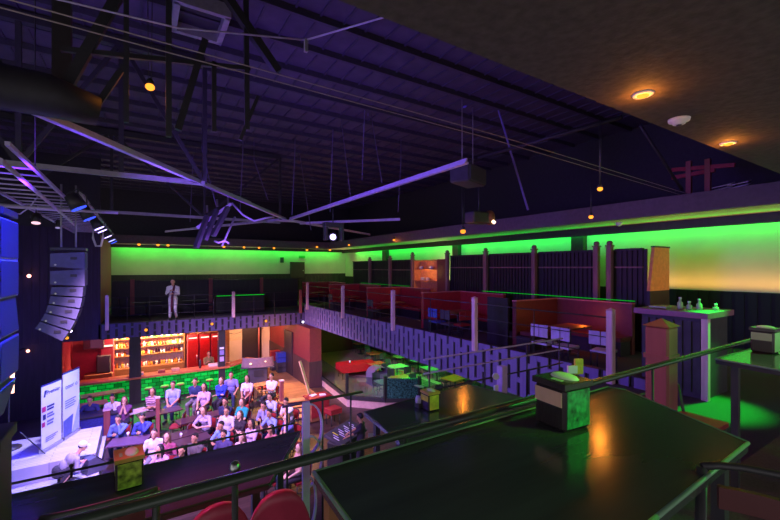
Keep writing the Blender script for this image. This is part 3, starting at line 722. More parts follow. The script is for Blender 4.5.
def figure(pose, female=False, hairkind='short', sleeves='short', hat=False):
    """returns dict of part meshes. Local frame: faces +X, floor at z = 0."""
    sit = pose not in ('stand', 'tech', 'crouch')
    sw = .175 if female else .2; lean = 0.
    if pose in ('table', 'chin'): lean = .16
    if pose == 'crouch': lean = .42
    pel = Vector((0,0,.56 if sit else .95))
    if pose == 'crouch': pel = Vector((0,0,.34))
    chest = pel+Vector((lean*.7, 0, .36 if pose != 'crouch' else .28)); neck = pel+Vector((lean, 0, .53 if pose != 'crouch' else .36))
    hc = neck+Vector((.035+lean*.25, 0, .19))
    tilt = {'chin': .18, 'table': .1, 'lap': .05, 'fold': .0, 'stand': .05, 'tech': .35, 'crouch': .4, 'look': -.05}.get(pose, 0)
    HR = Matrix.Rotation(tilt, 3, 'Y')
    B = MB(); SH = MB(); TR = MB(); S2 = MB(); HA = MB()
    # head
    B.ell(hc+HR@Vector((-.01,0,.015)), .098, .077, .112, 16, 12, HR); B.ell(hc+HR@Vector((.03,0,-.05)), .062, .055, .075, 14, 10, HR)
    B.cone(hc+HR@Vector((.083,0,.012)), hc+HR@Vector((.106,0,-.022)), .011, .015, 8)            # nose
    B.ell(hc+HR@Vector((.082,0,-.057)), .014,.026,.0075, 10, 6, HR); B.ell(hc+HR@Vector((.080,0,-.069)), .014,.022,.0075, 10, 6, HR)   # lips
    B.ell(hc+HR@Vector((.07,0,-.095)), .025,.03,.025, 10, 6, HR)                                   # chin
    for s in (-1, 1):
        B.ell(hc+HR@Vector((-.012,s*.079,-.005)), .022,.011,.034, 10, 6, HR)                       # ear
        B.cone(hc+HR@Vector((.078,s*.012,.034)), hc+HR@Vector((.066,s*.052,.036)), .011, .008, 6)    # brow
    B.cone(neck-Vector((0,0,.02)), hc+HR@Vector((-.015,0,-.06)), .057, .053)
    # torso
    def torso(M, g):
        M.ell(pel+Vector((0,0,0)), .125+g, .165+g, .13+g, 16, 10); M.ell((pel+chest)/2+Vector((0,0,-.02)), .115+g, (.135 if female else .15)+g, .2, 16, 10)
        M.ell(chest, .118+g, (.15 if female else .175)+g, .17, 16, 10)
        if female:
            for s in (-1, 1): M.ell(chest+Vector((.085,s*.07,.01)), .06+g,.062+g,.06, 12, 8)
        for s in (-1, 1): M.cone(neck+Vector((-.01,s*.05,-.03)), neck+Vector((-.01,s*sw,-.075)), .055+g, .056+g)
    torso(B, 0.)
    # arms
    wr = {'lap': [(.33,.11,.10),(.36,-.06,.12)], 'fold': [(.25,-.07,.22),(.24,.09,.25)], 'chin': [(.34,.03,.50),(.36,-.10,.26)],
          'table': [(.46,.10,.27),(.46,-.12,.27)], 'look': [(.32,.20,.10),(.30,-.2,.10)], 'clasp': [(.30,.02,.40),(.30,-.03,.40)],
          'stand': [(.20,.05,.20),(.27,-.06,.33)], 'tech': [(.42,.16,.15),(.48,-.15,.12)], 'crouch': [(.52,.14,.1),(.54,-.12,.12)]}[pose]
    kn = []
    for s, w in zip((1, -1), wr):
        S = neck+Vector((-.01, s*sw, -.08)); W = pel+Vector(w)
        if pose == 'chin' and s == 1: W = hc+Vector((.07,.045,-.17))
        if pose == 'clasp': W = hc+Vector((.10, s*.02, -.19))
        E, W = ik(S, W, .28, .25, (-.45, s*.75, -.8) if pose not in ('table',) else (.1, s*.8, -.7))
        B.cone(S, E, .048, .038); B.cone(E, W, .039, .026)
        hd = (W-E).normalized()
        nr = Vector((0,0,-1)) if abs(hd.z) < .7 else Vector((0,-s,0))
        if pose in ('chin', 'clasp'): nr = Vector((-.3,-s,.2))
        hand(B, W, hd if pose not in ('chin',) or s < 0 else Vector((-.2,-.3,.9)), nr, .9 if pose in ('chin','clasp','stand') else .35, s)
        SH.cone(S, E if sleeves == 'long' else S+(E-S)*.78, .066, .054)
        if sleeves == 'long': SH.cone(E, E+(W-E)*.9, .052, .04)
    # legs
    for s in (1, -1):
        H = pel+Vector((.0, s*.095, -.03))
        if sit: K = Vector((.45, s*(.13 if not female else .085), .53)); A = Vector((.40+.05*s, s*(.13 if not female else .07), .085))
        elif pose == 'crouch': K = Vector((.36, s*.2, .46)); A = Vector((.10, s*.17, .09))
        else: K = Vector((.03+.03*s, s*.10, .50)); A = Vector((-.02-.04*s, s*.12, .085))
        B.cone(H, K, .085, .058); B.cone(K, A+(K-A)*.62, .055, .056); B.cone(A+(K-A)*.62, A, .056, .038)
        B.cone(A+Vector((-.03,0,-.035)), A+Vector((.15,s*.02,-.05)), .038, .03)
        TR.cone(H, K, .1, .072); TR.cone(K, A+Vector((0,0,.06)), .072, .056)
        f = MB().cone(A+Vector((-.045,0,-.035)), A+Vector((.06,s*.01,-.035)), .048, .045); f.cone(A+Vector((.06,s*.01,-.035)), A+Vector((.165,s*.02,-.045)), .046, .036)
        f.box(A.x-.08, A.x+.19, A.y-.045, A.y+.045, A.z-.083, A.z-.06)
        kn.append(f)
    TR.ell(pel, .14, .18, .135, 16, 10); TR.cone(pel+Vector((0,.05,.06)), pel+Vector((0,-.05,.06)), .12, .12)
    torso(SH, .016)
    SH.v = [v if not (v.z < pel.z-.02) else Vector((v.x, v.y, pel.z-.02-(pel.z-.02-v.z)*.2)) for v in SH.v]
    # hair
    HA.ell(hc+HR@Vector((-.036,0,.038)), .094, .086, .104, 18, 12, HR)
    if hairkind in ('long', 'bob'):
        for s in (-1, 1): HA.cone(hc+HR@Vector((-.02,s*.075,.03)), hc+Vector((-.03,s*.085,-.12 if hairkind == 'bob' else -.2)), .035, .03)
        HA.cone(hc+Vector((-.07,.03,.0)), hc+Vector((-.085,.04,-.16 if hairkind == 'bob' else -.27)), .06, .04)
        HA.cone(hc+Vector((-.07,-.03,.0)), hc+Vector((-.085,-.04,-.16 if hairkind == 'bob' else -.27)), .06, .04)
    else:
        for s in (-1, 1): HA.cone(hc+HR@Vector((-.02,s*.078,.02)), hc+HR@Vector((-.03,s*.076,-.02)), .016, .012)
        HA.cone(hc+HR@Vector((.035,.03,.105)), hc+HR@Vector((.03,-.035,.11)), .026, .022)
    eyes = [MB().ell(hc+HR@Vector((.0835,s*.031,.012)), .007,.0105,.0065, 8, 6) for s in (-1, 1)]
    out = {'body': remesh(B, .0085, 2), 'shirt': remesh(SH, .014, 4), 'trousers': remesh(TR, .014, 3), 'hair': remesh(HA, .011, 2)}
    if hat:
        H = MB(); H.ell(hc+HR@Vector((-.02,0,.05)), .115,.1,.1,18,12,HR); H.ell(hc+HR@Vector((.09,0,.055)), .085,.07,.012,14,6,HR)
        out['cap'] = remesh(H, .011, 2)
    return out, eyes, kn, hc
PROTO = {}
def proto(key):
    if key not in PROTO:
        pose, fem, hk, sl = key[:4]
        PROTO[key] = figure(pose, fem, hk, sl, len(key) > 4)
        meshes, eyes, shoes, hc = PROTO[key]
        for nm in meshes: meshes[nm].name = nm
        def tome(mb, nm):
            me = bpy.data.meshes.new(nm); me.from_pydata([tuple(v) for v in mb.v], [], mb.f); me.polygons.foreach_set('use_smooth', mb.sm); return me
        PROTO[key] = (meshes, [tome(e, 'eye') for e in eyes], [tome(f, 'shoe') for f in shoes], hc)
        for me in list(meshes.values())+PROTO[key][1]+PROTO[key][2]:
            me.materials.clear(); me.materials.append(K_eye)
    return PROTO[key]
def person(key, loc, heading, lab, shirt, trous, hair='black', skin=0, scale=1., group=None, cap=None):
    meshes, eyes, shoes, hc = proto(key)
    t = thing('person', lab, 'person', loc, heading, group); t.scale = (scale,)*3
    def put(me, nm, m, par):
        o = bpy.data.objects.new(nm, me); COL.objects.link(o); o.parent = par
        o.material_slots[0].link = 'OBJECT'; o.material_slots[0].material = m; return o
    b = put(meshes['body'], 'body', SKIN[skin], t)
    for e in eyes: put(e, 'eye', K_eye, b)
    put(meshes['shirt'], 'shirt', shirt, t); put(meshes['trousers'], 'trousers', trous, t); put(meshes['hair'], 'hair', HAIR[hair], t)
    for s in shoes: put(s, 'shoe', K_shoe, t)
    if 'cap' in meshes: put(meshes['cap'], 'cap', cap or K_white, t)
    return t
JEAN = cloth('denim', (60,72,110)); DARKT = cloth('dark trousers', (52,48,58)); GREYT = cloth('grey trousers', (120,112,118)); WHITEC = cloth('white', (226,222,228))
# head pixel, pose, female, hair kind, sleeves, shirt, trousers, hair colour, skin, description
CR = [
 ((92,400),'table',0,'short','long',(46,50,104),DARKT,'black',1,'man in a dark blue jacket leaning on the blue counter by the banners','dark blue jacket by the banners'),
 ((112,398),'chin',0,'short','long',(228,222,232),JEAN,'black',1,'person in a white shirt leaning on the pale table corner, chin in hand','white shirt at the pale table'),
 ((129.5,396),'clasp',1,'long','short',(112,62,110),DARKT,'brown',0,'woman in a purple top with both hands raised to her mouth','purple top with raised hands'),
 ((152,390),'fold',1,'bob','short',(150,90,110),DARKT,'black',1,'woman in a striped mauve top sitting left of the pale blue tee','striped mauve top'),
 ((170.5,387),'lap',0,'short','short',(150,160,214),JEAN,'black',1,'heavy man in a pale blue tee shirt before the green glass bar','pale blue tee before the bar'),
 ((192,382),'fold',0,'short','short',(34,48,92),GREYT,'black',1,'man in a navy polo shirt and grey trousers with folded arms','navy polo and grey trousers'),
 ((206,385),'lap',1,'long','short',(190,160,200),DARKT,'black',1,'long haired woman in a lilac blouse right of the navy polo','lilac blouse right of the navy polo'),
 ((220,381),'fold',1,'bob','long',(44,64,180),DARKT,'brown',0,'woman in a bright blue jacket beside the black column','bright blue jacket'),
 ((230.5,375),'look',0,'short','short',(136,130,206),JEAN,'black',1,'tall man in a violet blue shirt with spread arms before the column','violet blue shirt before the column'),
 ((247,378),'lap',1,'long','short',(216,206,230),DARKT,'black',1,'dark haired woman in a white blouse at the right end of the green bar','white blouse at the end of the bar'),
 ((271.5,376),'fold',0,'short','short',(226,222,230),DARKT,'black',1,'man in a white polo shirt sitting alone near the lobby','white polo near the lobby'),
 ((119,422),'chin',0,'short','long',(92,110,168),JEAN,'black',1,'man in a grey blue shirt, hand on chin, left of the square table','grey blue shirt left of the square table'),
 ((141,420),'chin',0,'short','long',(62,70,156),DARKT,'black',1,'man in a royal blue shirt, hand at his mouth, behind the square table','royal blue shirt behind the square table'),
 ((156,434),'look',0,'short','long',(222,206,214),GREYT,'black',0,'man in a pale pink white shirt leaning back at the left of the front row','pale pink shirt in the front row'),
 ((167,436),'look',1,'long','long',(150,70,96),DARKT,'brown',0,'smiling woman in a wine red cardigan beside the pale pink shirt','wine red cardigan'),
 ((170,447),'table',1,'long','short',(206,160,180),DARKT,'black',0,'long haired girl in pale pink right at the front edge','girl in pale pink at the front'),
 ((179,447),'look',0,'short','short',(58,52,80),DARKT,'black',1,'man in a dark violet tee at the front edge left of the olive shirt','dark violet tee at the front'),
 ((199,428),'fold',0,'short','short',(92,84,86),JEAN,'black',1,'stout man in a charcoal olive shirt and jeans in the front row','charcoal olive shirt'),
 ((206,408),'table',1,'bob','short',(176,160,196),DARKT,'brown',0,'person in a grey lilac top bending forward in the middle row','grey lilac top in the middle row'),
 ((223.6,403.5),'fold',0,'short','short',(40,40,78),DARKT,'black',1,'man in a dark navy tee sitting left of the teal top','dark navy tee left of the teal top'),
 ((239.5,402),'lap',1,'bob','short',(30,150,150),DARKT,'brown',0,'woman in a teal top in the middle of the crowd','teal top'),
 ((231,411),'look',0,'short','short',(200,194,220),GREYT,'black',1,'man in a pale lilac shirt seen from the side below the navy tee','pale lilac shirt below the navy tee'),
 ((258.7,408),'chin',0,'short','long',(146,142,190),JEAN,'black',1,'man in a slate violet shirt, hand on chin, right of the teal top','slate violet shirt right of the teal top'),
 ((270,396.5),'table',0,'short','short',(176,186,232),JEAN,'black',1,'man in a light blue shirt with both arms on a dark table','light blue shirt at the dark table'),
 ((283,402),'chin',0,'short','short',(228,224,232),DARKT,'black',1,'man in a white tee, hand on chin, beside the wooden steps','white tee beside the steps'),
 ((267,416),'table',0,'short','short',(140,160,226),JEAN,'black',1,'man in a sky blue tee leaning forward on the right of the crowd','sky blue tee on the right'),
 ((285.6,418),'chin',1,'long','short',(96,96,168),JEAN,'fair',2,'fair haired woman in a blue violet tee touching her face','fair haired woman in blue violet'),
 ((252,420),'lap',1,'long','short',(196,174,206),DARKT,'black',1,'long haired woman in a pale mauve dress in the second row','pale mauve dress'),
 ((236.4,420),'fold',1,'long','short',(48,40,50),DARKT,'brown',2,'woman in a black sleeveless top with bare arms in the second row','black top with bare arms'),
 ((219,425),'table',0,'short','short',(130,160,236),JEAN,'black',1,'man in a bright sky blue shirt behind the dark haired boy','bright sky blue shirt'),
 ((227,435),'look',0,'short','short',(70,62,110),DARKT,'black',1,'dark haired boy in an indigo tee at the front edge','indigo tee at the front'),
 ((243,433),'look',1,'bob','long',(216,180,186),DARKT,'brown',2,'woman in a pink beige jacket at the front edge right of the boy','pink beige jacket'),
 ((268,430),'table',1,'bob','short',(200,120,130),DARKT,'black',1,'dark haired girl in a coral top at the front edge on the right','coral top at the front'),
 ((276,447),'fold',1,'long','short',(205,200,205),DARKT,'black',2,'woman in a black and white patterned dress','patterned dress'),
 ((299,447),'lap',1,'long','short',(220,170,150),DARKT,'brown',2,'woman in a peach top behind the violet scroll railing','peach top behind the railing'),
]
def PS(px): return 1.12 if px[1] < 393 else 1.06 if px[1] < 412 else 1.03
SEATS = []
for i, (px, pose, fem, hk, sl, sc, tr, hr, sk, lab, short) in enumerate(CR):
    hz = {'table':1.28,'chin':1.29}.get(pose, 1.30)
    hz *= PS(px)
    p = pz(px[0], px[1], hz)
    SEATS.append([p.x, p.y])
# keep neighbours from sharing a seat: push apart, mostly along the line of sight
SEATS[11] = list(Vector(SEATS[11])*1.02); SEATS[12] = list(Vector(SEATS[12])*1.02)
for it in range(300):
    for i in range(len(SEATS)):
        for j in range(i):
            a = Vector(SEATS[i]); b = Vector(SEATS[j]); d = a-b
            f = Vector((-.86, -.5)); l = Vector((.5, -.86))
            m = Vector((d.dot(f)/.98, d.dot(l)/.60))
            if m.length < 1.:
                q = (1-m.length)*.05*(1 if a.normalized().dot(d) >= 0 else -1)
                SEATS[i] = list(a+a.normalized()*q+d.normalized()*.006); SEATS[j] = list(b-b.normalized()*q-d.normalized()*.006)
striped = None
HEAD = []
for (px, pose, fem, hk, sl, sc, tr, hr, sk, lab, short), (x, y) in zip(CR, SEATS):
    hd = math.atan2(9.5-y, -3.0-x) + random.uniform(-.12, .12)
    if pose == 'look': hd += .25
    if 'square table' in lab: hd = -PI/2-.35
    hx = {'table':.235,'chin':.235}.get(pose, .03)
    loc = (x-hx*math.cos(hd), y-hx*math.sin(hd), 0)
    HEAD.append((loc, hd, short))
    person((pose, bool(fem), hk, sl), loc, hd, lab, cloth('shirt %d %d %d' % sc, sc), tr, hr, sk, PS(px))
# patterned cloth for the woman in black and white
m = MATS['cloth shirt 205 200 205']; nt = m.node_tree; b = nt.nodes['Principled BSDF']
vo = nt.nodes.new('ShaderNodeTexVoronoi'); vo.inputs['Scale'].default_value = 14; tc = [n for n in nt.nodes if n.type == 'TEX_COORD'][0]
rp = nt.nodes.new('ShaderNodeValToRGB'); rp.color_ramp.interpolation = 'CONSTANT'; rp.color_ramp.elements[0].color = (.6,.6,.6,1); rp.color_ramp.elements[1].position = .38; rp.color_ramp.elements[1].color = (.01,.01,.012,1)
nt.links.new(tc.outputs['Object'], vo.inputs['Vector']); nt.links.new(vo.outputs['Distance'], rp.inputs['Fac']); nt.links.new(rp.outputs['Color'], b.inputs['Base Color'])
m = MATS['cloth shirt 150 90 110']; nt = m.node_tree; b = nt.nodes['Principled BSDF']
wv = nt.nodes.new('ShaderNodeTexWave'); wv.bands_direction = 'Z'; wv.inputs['Scale'].default_value = 5.5; tc = [n for n in nt.nodes if n.type == 'TEX_COORD'][0]
rp = nt.nodes.new('ShaderNodeValToRGB'); rp.color_ramp.elements[0].color = lin((90,40,60)); rp.color_ramp.elements[1].color = lin((206,170,190))
nt.links.new(tc.outputs['Object'], wv.inputs['Vector']); nt.links.new(wv.outputs['Fac'], rp.inputs['Fac']); nt.links.new(rp.outputs['Color'], b.inputs['Base Color'])
# performer on the far balcony
p = pY(173, 320, FY+.35)
PERF = person(('stand', False, 'short', 'long'), (p.x, FY+.35, ZF), -PI/2-.25, 'person in white jacket and trousers with a dark sash standing at the far balcony edge', WHITEC, WHITEC, 'black', 0, 1.12)
s = thing('microphone', 'dark handheld microphone held by the white clad performer', 'microphone', (p.x+.02, FY+.35-.30, ZF+1.40))
MB().cone((0,.0,-.14),(0,-.02,-.02), .014,.018).build('grip', K_blackm, s); MB().ell((0,-.025,.0), .028,.028,.032).build('head', K_chrome, s)
MB().tube([(.03,.07,1.52),(.12,.06,1.42),(.15,.03,1.25),(.17,.0,1.0),(.16,-.02,.6),(.15,-.02,.35)], [.03,.045,.05,.05,.05,.04], 8).build('sash', cloth('dark sash', (96,40,60)), PERF)
# technician and the person crouching on the stage
p = pz(361, 419, 1.62)
person(('tech', False, 'short', 'short'), (p.x, p.y, 0), PI*.78, 'technician in a dark tee standing at the mixing desk', cloth('dark tee', (54,46,60)), DARKT, 'black', 1)
p = pz(74, 456, 1.05)
person(('crouch', False, 'short', 'long', 'cap'), (p.x-.35, p.y-.1, .38), .2, 'person in a white cap and grey shirt crouching on the stage floor', cloth('grey shirt', (150,145,160)), DARKT, 'black', 0)
# bartender
person(('look', False, 'short', 'short') if False else ('stand', False, 'short', 'short'), (3.15, 23.4, 0), -PI/2, 'person in an olive shirt standing behind the bar next to the column', cloth('olive', (130,120,70)), DARKT, 'black', 1)
# ================================================================== CHAIRS FOR THE CROWD
def chair_proto(seatm, framem, lab, bar=False):
    z = .72 if bar else .45; top = z+.46
    t = thing('chair', lab, 'chair', (0,0,-50))
    MB().cbox((0,0,z-.03), (.42,.42,.07)).build('seat', seatm, t)
    b = MB()
    for k in range(5):
        a0 = -.19+.076*k; a1 = a0+.076
        f = lambda q: -.22-.05*(1-(q/.19)**2)
        b.plate([(f(a0),a0,z+.14),(f(a1),a1,z+.14),(f(a1)-.04,a1,top),(f(a0)-.04,a0,top)], .035)
    b.build('backrest', seatm, t)
    for sx in (-1, 1):
        for sy in (-1, 1): MB().cyl((sx*.2,sy*.19,0),(sx*.18,sy*.175,z-.05),.016,8).build('leg', framem, t)
    f = MB()
    for sy in (-1, 1): f.tube([(-.19,sy*.19,z-.05),(-.225,sy*.2,z+.2),(-.265,sy*.2,top+.01)], .015)
    f.tube([(-.265,-.2,top+.01),(-.30,0,top+.02),(-.265,.2,top+.01)], .015)
    f.build('back_frame', framem, t)
    s = MB()
    for sy in (-1, 1): s.cyl((-.19,sy*.183,.18),(.19,sy*.183,.18),.011,6)
    s.cyl((0,-.19,.18),(0,.19,.18),.011,6)
    s.build('stretcher', framem, t)
    return t
ch = chair_proto(K_redlea, K_blackm, 'prototype red chair')
for loc, hd, short in HEAD:
    dup(ch, (loc[0]-.0*math.cos(hd), loc[1], 0), hd, 'red padded chair under the person: '+short, 'red chairs of the audience')
for (x, y, r, l) in ((126,452,PI*.42,'left empty red chair in front of the square table'),(139,449,PI*.42,'right empty red chair in front of the square table'),
                   (183,428,2.6,'empty red chair left of the charcoal olive shirt'),(275,434,2.8,'empty red chair by the end of the crowd below the girl in coral'),
                   (263,381,2.6,'empty red chair near the right end of the green bar'),(244,399,2.9,'empty dark red chair right behind the teal top'),
                   (177,417,2.8,'empty red chair behind the front row below the navy polo'),(190,414,2.8,'empty red chair in the middle row left of the grey lilac top')):
    p = pz(x, y, .75); dup(ch, (p.x, p.y, 0), r, l, 'empty red chairs')
hide_proto(ch)
def clear(p, w, d, rot):
    p = list(p)
    for it in range(40):
        hit = False
        for (loc, hd, short) in HEAD:
            dx = loc[0]+.12*math.cos(hd)-p[0]; dy = loc[1]+.12*math.sin(hd)-p[1]; c = math.cos(rot); s_ = math.sin(rot)
            if abs(dx*c+dy*s_) < w/2+.2 and abs(-dx*s_+dy*c) < d/2+.2: hit = True
        if not hit: break
        p[0] -= .04; p[1] -= .02
    return tuple(p)
def table(name, lab, p, w, d, z, topm, rot=0, group=None, legs='post', legm=None):
    if name == 'cafe_table' and 'square' not in lab and 'pale' not in lab: p = clear(p, w, d, rot)
    legm = legm or K_blackm
    t = thing(name, lab, 'table', p, rot, group)
    MB().cbox((0,0,z-.02), (w,d,.04)).build('table_top', topm, t)
    if legs == 'post':
        MB().cyl((0,0,.02),(0,0,z-.04),.035).build('post', legm, t); MB().lathe([(.24,0),(.24,.02),(.04,.05)]).build('base', legm, t)
    else:
        for sx in (-1, 1):
            for sy in (-1, 1): MB().box(sx*(w/2-.07)-.03,sx*(w/2-.07)+.03,sy*(d/2-.06)-.03,sy*(d/2-.06)+.03,0,z-.04).build('leg', legm, t)
    return t
p = pz(131,437,.75); table('cafe_table', 'square dark violet table in front of the royal blue shirt', (p.x-.05,p.y-.3,0), 1.1, .7, .76, mat('violet dark laminate', (96,66,90), .4), -.25)
p = pz(119,411,.78); table('cafe_table', 'pale table by the person in the white shirt', (p.x+.45,p.y-.35,0), .95, .5, .78, mat('pale tablecloth', (205,180,180), .7), .3)
for (x, y, w, l) in ((160,412,1.5,'long dark counter table in front of the pale blue tee'),(200,417,1.6,'long dark table in front of the grey lilac top'),(190,440,1.2,'dark table at the front edge beside the charcoal olive shirt'),
                     (226,418,1.1,'dark table in the middle of the crowd below the teal top'),(277,409,.8,'dark table under the arms of the light blue shirt'),
                     (262,384,.9,'brown table left of the white polo near the lobby'),(258,429,1.0,'dark table at the front edge below the pale mauve dress')):
    p = pz(x, y, .75); table('cafe_table', l, (p.x, p.y, 0), w, .6, .76, K_woodm if 'brown' in l else mat('dark maroon laminate', (70,44,52), .35), .2)
for (x, y, l) in ((84,405,'orange lit brown table before the left part of the green bar'),(103,393,'orange brown table under the green bar left of the black column')):
    p = pz(x, y, 1.0); table('bar_table', l, (p.x, p.y, 0), 1.5, .6, 1.0, K_woodm, .15)
# drinks on tables
rg = random.Random(5)
K_cup = mat('white cup', (225,215,225), .4); K_beer = mat('amber drink', (210,140,40), .25)
for (x, y, z, m, l) in ((128,436,.76,0,'white cup on the square dark violet table, left one'),(134,434,.76,0,'white cup on the square dark violet table, right one'),(198,415,.76,0,'white cup before the grey lilac top'),
                     (181,437,.76,0,'white cup on the front table beside the charcoal olive shirt'),(280,408,.76,1,'amber drink before the white tee'),(222,418,.76,1,'amber drink below the teal top'),(262,428,.76,0,'white cup below the pale mauve dress'),
                     (253,430,.76,1,'amber drink below the pale mauve dress')):
    p = pz(x, y, z); o = MB().lathe([(.03,0),(.042,.12),(.038,.12),(.03,.015)], p, 10).build('cup', K_beer if m else K_cup); tag(o, l, 'cup')
# low posts of the tier rail
for (x, y0, y1, w, l) in ((107,410,432,.2,'reddish post at the corner of the stage by the blue counter'),(157.7,398,430,.13,'reddish post standing before the pale blue tee'),(281.5,381,404,.16,'dark wooden post with pale top by the wooden steps'),
                        (205,392,404,.12,'reddish post in front of the lilac blouse'),(247,391,404,.14,'dark red post in front of the white blouse')):
    b = pz(x, y1+8, 0.); top = C-(y0-CY)*( (b.x*FWD.x+b.y*FWD.y))/F
    t = thing('rail_post', l, 'post', (b.x,b.y,0)); MB().cbox((0,0,top/2), (w,w,top)).build('shaft', K_redpost, t); MB().cbox((0,0,top+.02), (w*1.2,w*1.2,.05)).build('cap', K_post, t)

# ================================================================== BAR
K_bartop = mat('lit orange bar top', (190,110,70), .4, kind='woodx')
K_green = glassblock_mat('back-lit green glass blocks', (10,200,60), .62)
t = thing('bar_counter', 'long bar counter with a glowing green glass block front under the far balcony', 'bar', (.65,22.3,0), 0, None, True)
MB().box(-2.6,3.9,22.05,22.6,0,1.12).build('body', K_black, t)
MB().box(-2.6,3.9,22.0,22.05,.08,1.1).build('glass_block_front', K_green, t)
MB().box(-2.65,3.95,21.9,22.7,1.12,1.2).build('counter_top', K_bartop, t)
MB().prism([(3.95,21.95),(5.55,23.1),(5.2,23.6),(3.9,22.7)], 1.12, 1.2).build('corner_top', K_bartop, t)
MB().prism([(3.9,22.05),(5.4,23.13),(5.15,23.5),(3.9,22.6)], 0, 1.12).build('corner_body', K_black, t)
MB().plate([(3.9,22.03,.08),(5.43,23.12,.08),(5.43,23.12,1.1),(3.9,22.03,1.1)], .03).build('corner_glass_blocks', K_green, t)
# bar stools with orange lit seats against the counter
st = thing('bar_stool', 'prototype stool', 'bar stool', (0,0,-60))
MB().lathe([(.02,.68),(.17,.69),(.18,.72),(.16,.75),(.02,.755)]).build('seat', K_woodm, st); MB().cyl((0,0,.02),(0,0,.69),.025).build('post', K_blackm, st); MB().lathe([(.2,0),(.2,.02),(.03,.05)]).build('base', K_blackm, st)
r_ = MB(); pts = [(math.cos(a)*.15, math.sin(a)*.15, .3) for a in [i*PI/8 for i in range(17)]]; r_.tube(pts, .01, 6); r_.build('foot_ring', K_blackm, st)
for i, x in enumerate((-1.7,-.9,.35,1.0,1.65,2.3,2.95)):
    dup(st, (x,21.55,0), 0, 'wooden bar stool at the green glass bar, %s from the left' % ('first','second','third','fourth','fifth','sixth','seventh')[i], 'stools along the green bar')
hide_proto(st)
# back bar shelving with bottles
t = thing('back_bar', 'bright back bar shelf unit full of bottles between the columns', 'shelf', (.4,25.3,0), 0, None, True)
MB().box(-1.25,2.12,25.0,25.5,0,1.0).build('cabinet', K_woodm, t)
MB().box(-1.25,2.12,25.48,25.52,1.0,3.08).build('back_panel', mat('white back panel', (235,215,195), .5), t)
for z in (1.0,1.62,2.05,2.5): MB().box(-1.25,2.12,25.1,25.5,z,z+.03).build('shelf', K_woodm, t)
for x in (-1.27,-.42,2.1): MB().box(x,x+.05,25.1,25.5,1.0,3.08).build('side_panel', K_woodm, t)
BOT = {'amber': ((214,140,50),'amber'),'clear': ((225,225,230),'clear'),'green': ((70,140,80),'green'),'dark': ((70,40,60),'dark'),'red': ((200,50,40),'red'),'gold': ((235,190,90),'golden')}
def bottle_mesh(h, r): return MB().lathe([(r*.9,0),(r,.02),(r,h*.55),(r*.85,h*.64),(r*.34,h*.74),(r*.32,h*.93),(r*.4,h*.94),(r*.4,h)], n=10)
bp = {}
for k, (c, nm) in BOT.items():
    for j, (h, r) in enumerate(((.30,.045),(.25,.05))):
        o = bottle_mesh(h, r).build('bottle', mat('bottle '+k, c, .15, emit=0)); o.location = (0,0,-70); bp[(k, j)] = o
rows = {1.03:'on the bottom shelf',1.65:'on the second shelf',2.08:'on the third shelf',2.53:'on the top shelf'}
for z, rn in rows.items():
    for bay, (xa, xb) in (('left',(-1.15,-.50)),('right',(-.3,2.04))):
        x = xa
        while x < xb:
            k = rg.choice(('amber','clear','clear','gold','red','dark','amber') if z < 2.3 else ('clear','clear','dark','green','amber'))
            o = bp[(k, rg.randrange(2))].copy(); COL.objects.link(o); o.location = (x, 25.28+rg.uniform(-.05,.05), z)
            l = '%s bottle %s of the back bar, %s of the black column' % (BOT[k][1], rn, bay)
            tag(o, l, 'bottle', l.replace('bottle','bottles',1)); x += rg.uniform(.105,.135)
for o in bp.values(): bpy.data.objects.remove(o)
for i, x in enumerate((2.25,2.87,3.49)):
    t = thing('drinks_fridge', '%s of the three red drinks fridges behind the bar' % ('left','middle','right')[i], 'fridge', (x+.29,25.25,0), 0, 'red fridges behind the bar')
    MB().cbox((0,0,1.25), (.58,.55,2.5)).build('body', K_redwall, t)
    MB().cbox((0,-.285,1.15), (.52,.03,2.1)).build('door', mat('deep red fridge door', (150,20,24), .3), t)
    MB().cbox((0,-.29,2.33), (.42,.02,.06)).build('light_strip', lamp_mat('fridge strip', (255,190,170), 3), t)
    MB().cyl((.2,-.32,.9),(.2,-.32,1.4),.012).build('handle', K_chrome, t)
t = thing('television', 'small dark television hanging on the red wall left of the bar', 'television', (-1.95,24.7,2.25), -.15)
MB().cbox((0,0,.3), (.85,.12,.6)).build('case', K_dark, t); MB().cbox((.13,-.065,.3), (.5,.012,.48)).build('screen', lamp_mat('dim screen', (120,60,90), .6), t); MB().box(-.05,.05,.05,.42,.2,.35).build('bracket', K_blackm, t)
t = thing('speaker_cabinet', 'dark maroon loudspeaker cabinet standing below the television', 'loudspeaker', (-1.55,24.9,1.0)); MB().cbox((0,0,.45), (.6,.5,.9)).build('case', K_dark, t); MB().cbox((0,-.255,.45), (.5,.02,.8)).build('grille', K_grille, t)
o = MB().cbox((-1.75,24.9,.5), (1.2,.6,1.0)).build('sideboard', K_woodm); tag(o, 'low brown sideboard carrying the maroon loudspeaker left of the bar', 'cabinet')
t = thing('lit_cabinet', 'tall orange red cabinet with a light strip left of the bottle shelves', 'cabinet', (-1.0,24.7,0)); MB().cbox((-.4,.2,1.35), (.55,.4,2.7)).build('body', K_redwall, t); MB().cbox((-.4,-.01,2.35), (.45,.03,.08)).build('light_strip', lamp_mat('fridge strip', (255,190,170), 3), t)
o = MB().cyl((2.6,22.3,1.2),(2.6,22.3,1.62),.05,10).cyl((2.6,22.3,1.55),(2.6,22.1,1.6),.03,8).build('beer_tap', K_blackm); tag(o, 'dark beer tap standing on the bar in front of the red fridges', 'tap')
